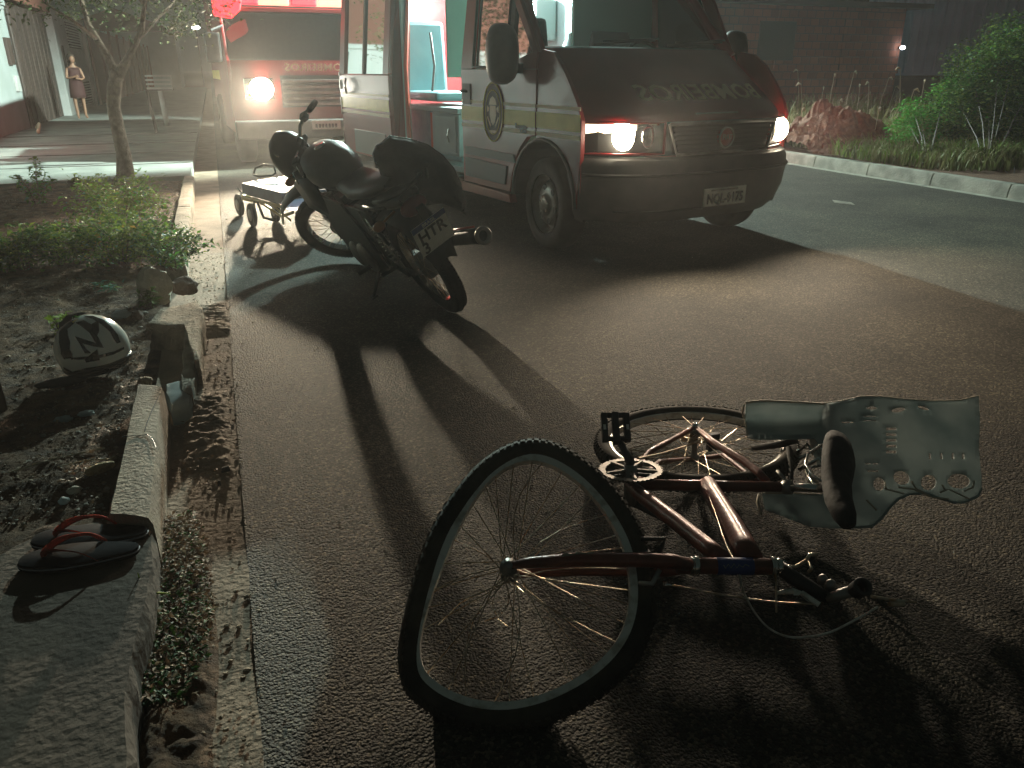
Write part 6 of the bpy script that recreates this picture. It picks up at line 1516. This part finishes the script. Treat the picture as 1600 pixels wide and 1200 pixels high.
for i,(px,py,hh) in enumerate([(1245,190,1.0),(1250,215,.85),(1290,200,.95),(1315,200,1.0),(1335,198,.75),(1352,200,.8),(1368,195,.85),(1400,205,1.05),(1402,228,.8),(1428,212,.85),(1384,190,.7),(1362,232,.55),(1300,215,.6),(1278,195,.7),(1240,235,.6)]):
    p=vgp(px,py); t=thing('seed_stalk','tall dry grass stalk with a pale drooping seed head beyond the far kerb','grass stalk',Matrix.Translation(p),'dry seed stalks on the far verge')
    a=r.uniform(0,6.28); d=Vector((math.cos(a)*.3,math.sin(a)*.1,0)); e=Vector((0,0,hh))+d*hh*.5
    b=MB(); b.tube([Vector((0,0,-.05)),Vector((0,0,hh*.55))+d*hh*.15,e],[.006,.005,.003],5); b.build('stalk','seed',t)
    b=MB(); q=e+d*.35+Vector((0,0,-.03)); b.tube([e,e.lerp(q,.5)+Vector((0,0,.03)),q],[.008,.018,.006],6); b.build('seed_head','seed',t)
    b=MB()
    for k in range(7):
        aa=r.uniform(0,6.28); b.leaf((0,0,hh*r.uniform(.05,.7)),(math.cos(aa),math.sin(aa),.6),(0,0,1),.22,.014,.6)
    b.build('blades','grass',t)

# ================================================================ PERSON by the white door
PP=gp(128,186,.12); PP.x+=.03
per_=thing('person','person in a dark red sleeveless dress standing by the white louvred door','person',Matrix.Translation(PP)@Matrix.Rotation(R(20),4,'Z')@Matrix.Scale(.86,4))
def skinned(name,nodes,edges,radii,m,parent,lv=2):
    me=bpy.data.meshes.new(name); me.from_pydata([tuple(n) for n in nodes],edges,[]); me.update(); o=bpy.data.objects.new(name,me); col.objects.link(o); o.parent=parent
    sk=o.modifiers.new('skin','SKIN'); sk.use_smooth_shade=True
    for v,rr in zip(me.skin_vertices[0].data,radii): v.radius=(rr,rr) if not isinstance(rr,tuple) else rr
    me.skin_vertices[0].data[0].use_root=True
    su=o.modifiers.new('sub','SUBSURF'); su.levels=lv; su.render_levels=lv; me.materials.append(M[m]); return o
N=[(0,0,.90),(0,0,1.05),(0,.01,1.22),(0,.01,1.36),(0,0,1.45),(0,0,1.50),(0,-.01,1.60),
   (.10,0,.86),(.10,-.01,.50),(.10,.02,.09),(.11,-.09,.03),(-.10,0,.86),(-.12,-.03,.50),(-.11,0,.09),(-.12,-.11,.03),
   (.17,.01,1.34),(.23,0,1.10),(.12,-.16,1.06),(.03,-.21,1.10),(-.17,.01,1.34),(-.22,-.03,1.10),(-.10,-.19,1.12),(-.02,-.23,1.16)]
Ed=[(0,1),(1,2),(2,3),(3,4),(4,5),(5,6),(0,7),(7,8),(8,9),(9,10),(0,11),(11,12),(12,13),(13,14),(3,15),(15,16),(16,17),(17,18),(3,19),(19,20),(20,21),(21,22)]
Ra=[(.13,.10),(.11,.085),(.12,.09),(.12,.08),.05,.045,(.075,.09),.075,.052,.036,.03,.075,.052,.036,.03,.048,.036,.028,.024,.048,.036,.028,.024]
skinned('body',N,Ed,Ra,'skin',per_)
b=MB(); rows=[]
for z,rx,ry in ((1.38,.15,.10),(1.28,.165,.115),(1.15,.15,.11),(1.02,.165,.13),(.88,.19,.155),(.70,.20,.17),(.58,.205,.18)): rows.append([Vector((rx*math.cos(a)*(1+.04*math.sin(a*5)*(z<.8)),ry*math.sin(a)*(1+.04*math.sin(a*5)*(z<.8)),z)) for a in [2*math.pi*i/28 for i in range(28)]])
b.grid(rows,True); o=b.build('dress','dress',per_,smooth=True); m_=o.modifiers.new('s','SOLIDIFY'); m_.thickness=.006
b=MB(); b.ell((0,.025,1.63),(.112,.115,.13),16,10); b.ell((0,.07,1.50),(.11,.06,.17),12,8); b.ell((0,.05,1.74),(.045,.045,.04),10,6)
b.v=[q for q in b.v]; b.build('hair','hair',per_,smooth=True)
b=MB(); b.ell((0,-.065,1.59),(.068,.055,.095),14,10); b.ell((0,-.122,1.585),(.012,.014,.018),8,6); fc_=b.build('face','skin',per_,smooth=True)
for s in (-.027,.027): MB().ell((s,-.115,1.605),(.011,.006,.007),8,6).build('eye','hair',fc_)
MB().ell((0,-.117,1.550),(.022,.006,.006),8,6).build('mouth','strap',fc_)
for (x,y,z),s in (((.03,-.21,1.10),-1),((-.02,-.23,1.16),1)):
    for k in range(5):
        L=(.05,.07,.078,.07,.055)[k]; q=Vector((x,y,z)); dx=s*(.75 if k else .2); d=Vector((dx,-.25,.1 if k else .7)).normalized(); st=q+Vector((0,0,(k-2.5)*.015))
        b=MB(); b.tube([st,st+d*L*.5,st+d*L+Vector((0,.015,-.012))],[.010,.009,.006],6); b.build('finger','skin',per_,smooth=True)
# ================================================================ thin scattering volume added to imitate lens veil around the lamps
hz_=MB(); hz_.box(-200,260,-60,420,-1.2,14.0)
hm=bpy.data.materials.new('lens_veil_haze'); hm.use_nodes=True; hnt=hm.node_tree; hnt.nodes.clear()
ho=_n(hnt,'ShaderNodeOutputMaterial'); hv=_n(hnt,'ShaderNodeVolumePrincipled'); hv.inputs['Density'].default_value=.0027; hv.inputs['Color'].default_value=(.9,.9,.88,1); hv.inputs['Anisotropy'].default_value=.65
hnt.links.new(hv.outputs[0],ho.inputs['Volume'])
ob=hz_.build('lens_veil',hm); ob['kind']='stuff'
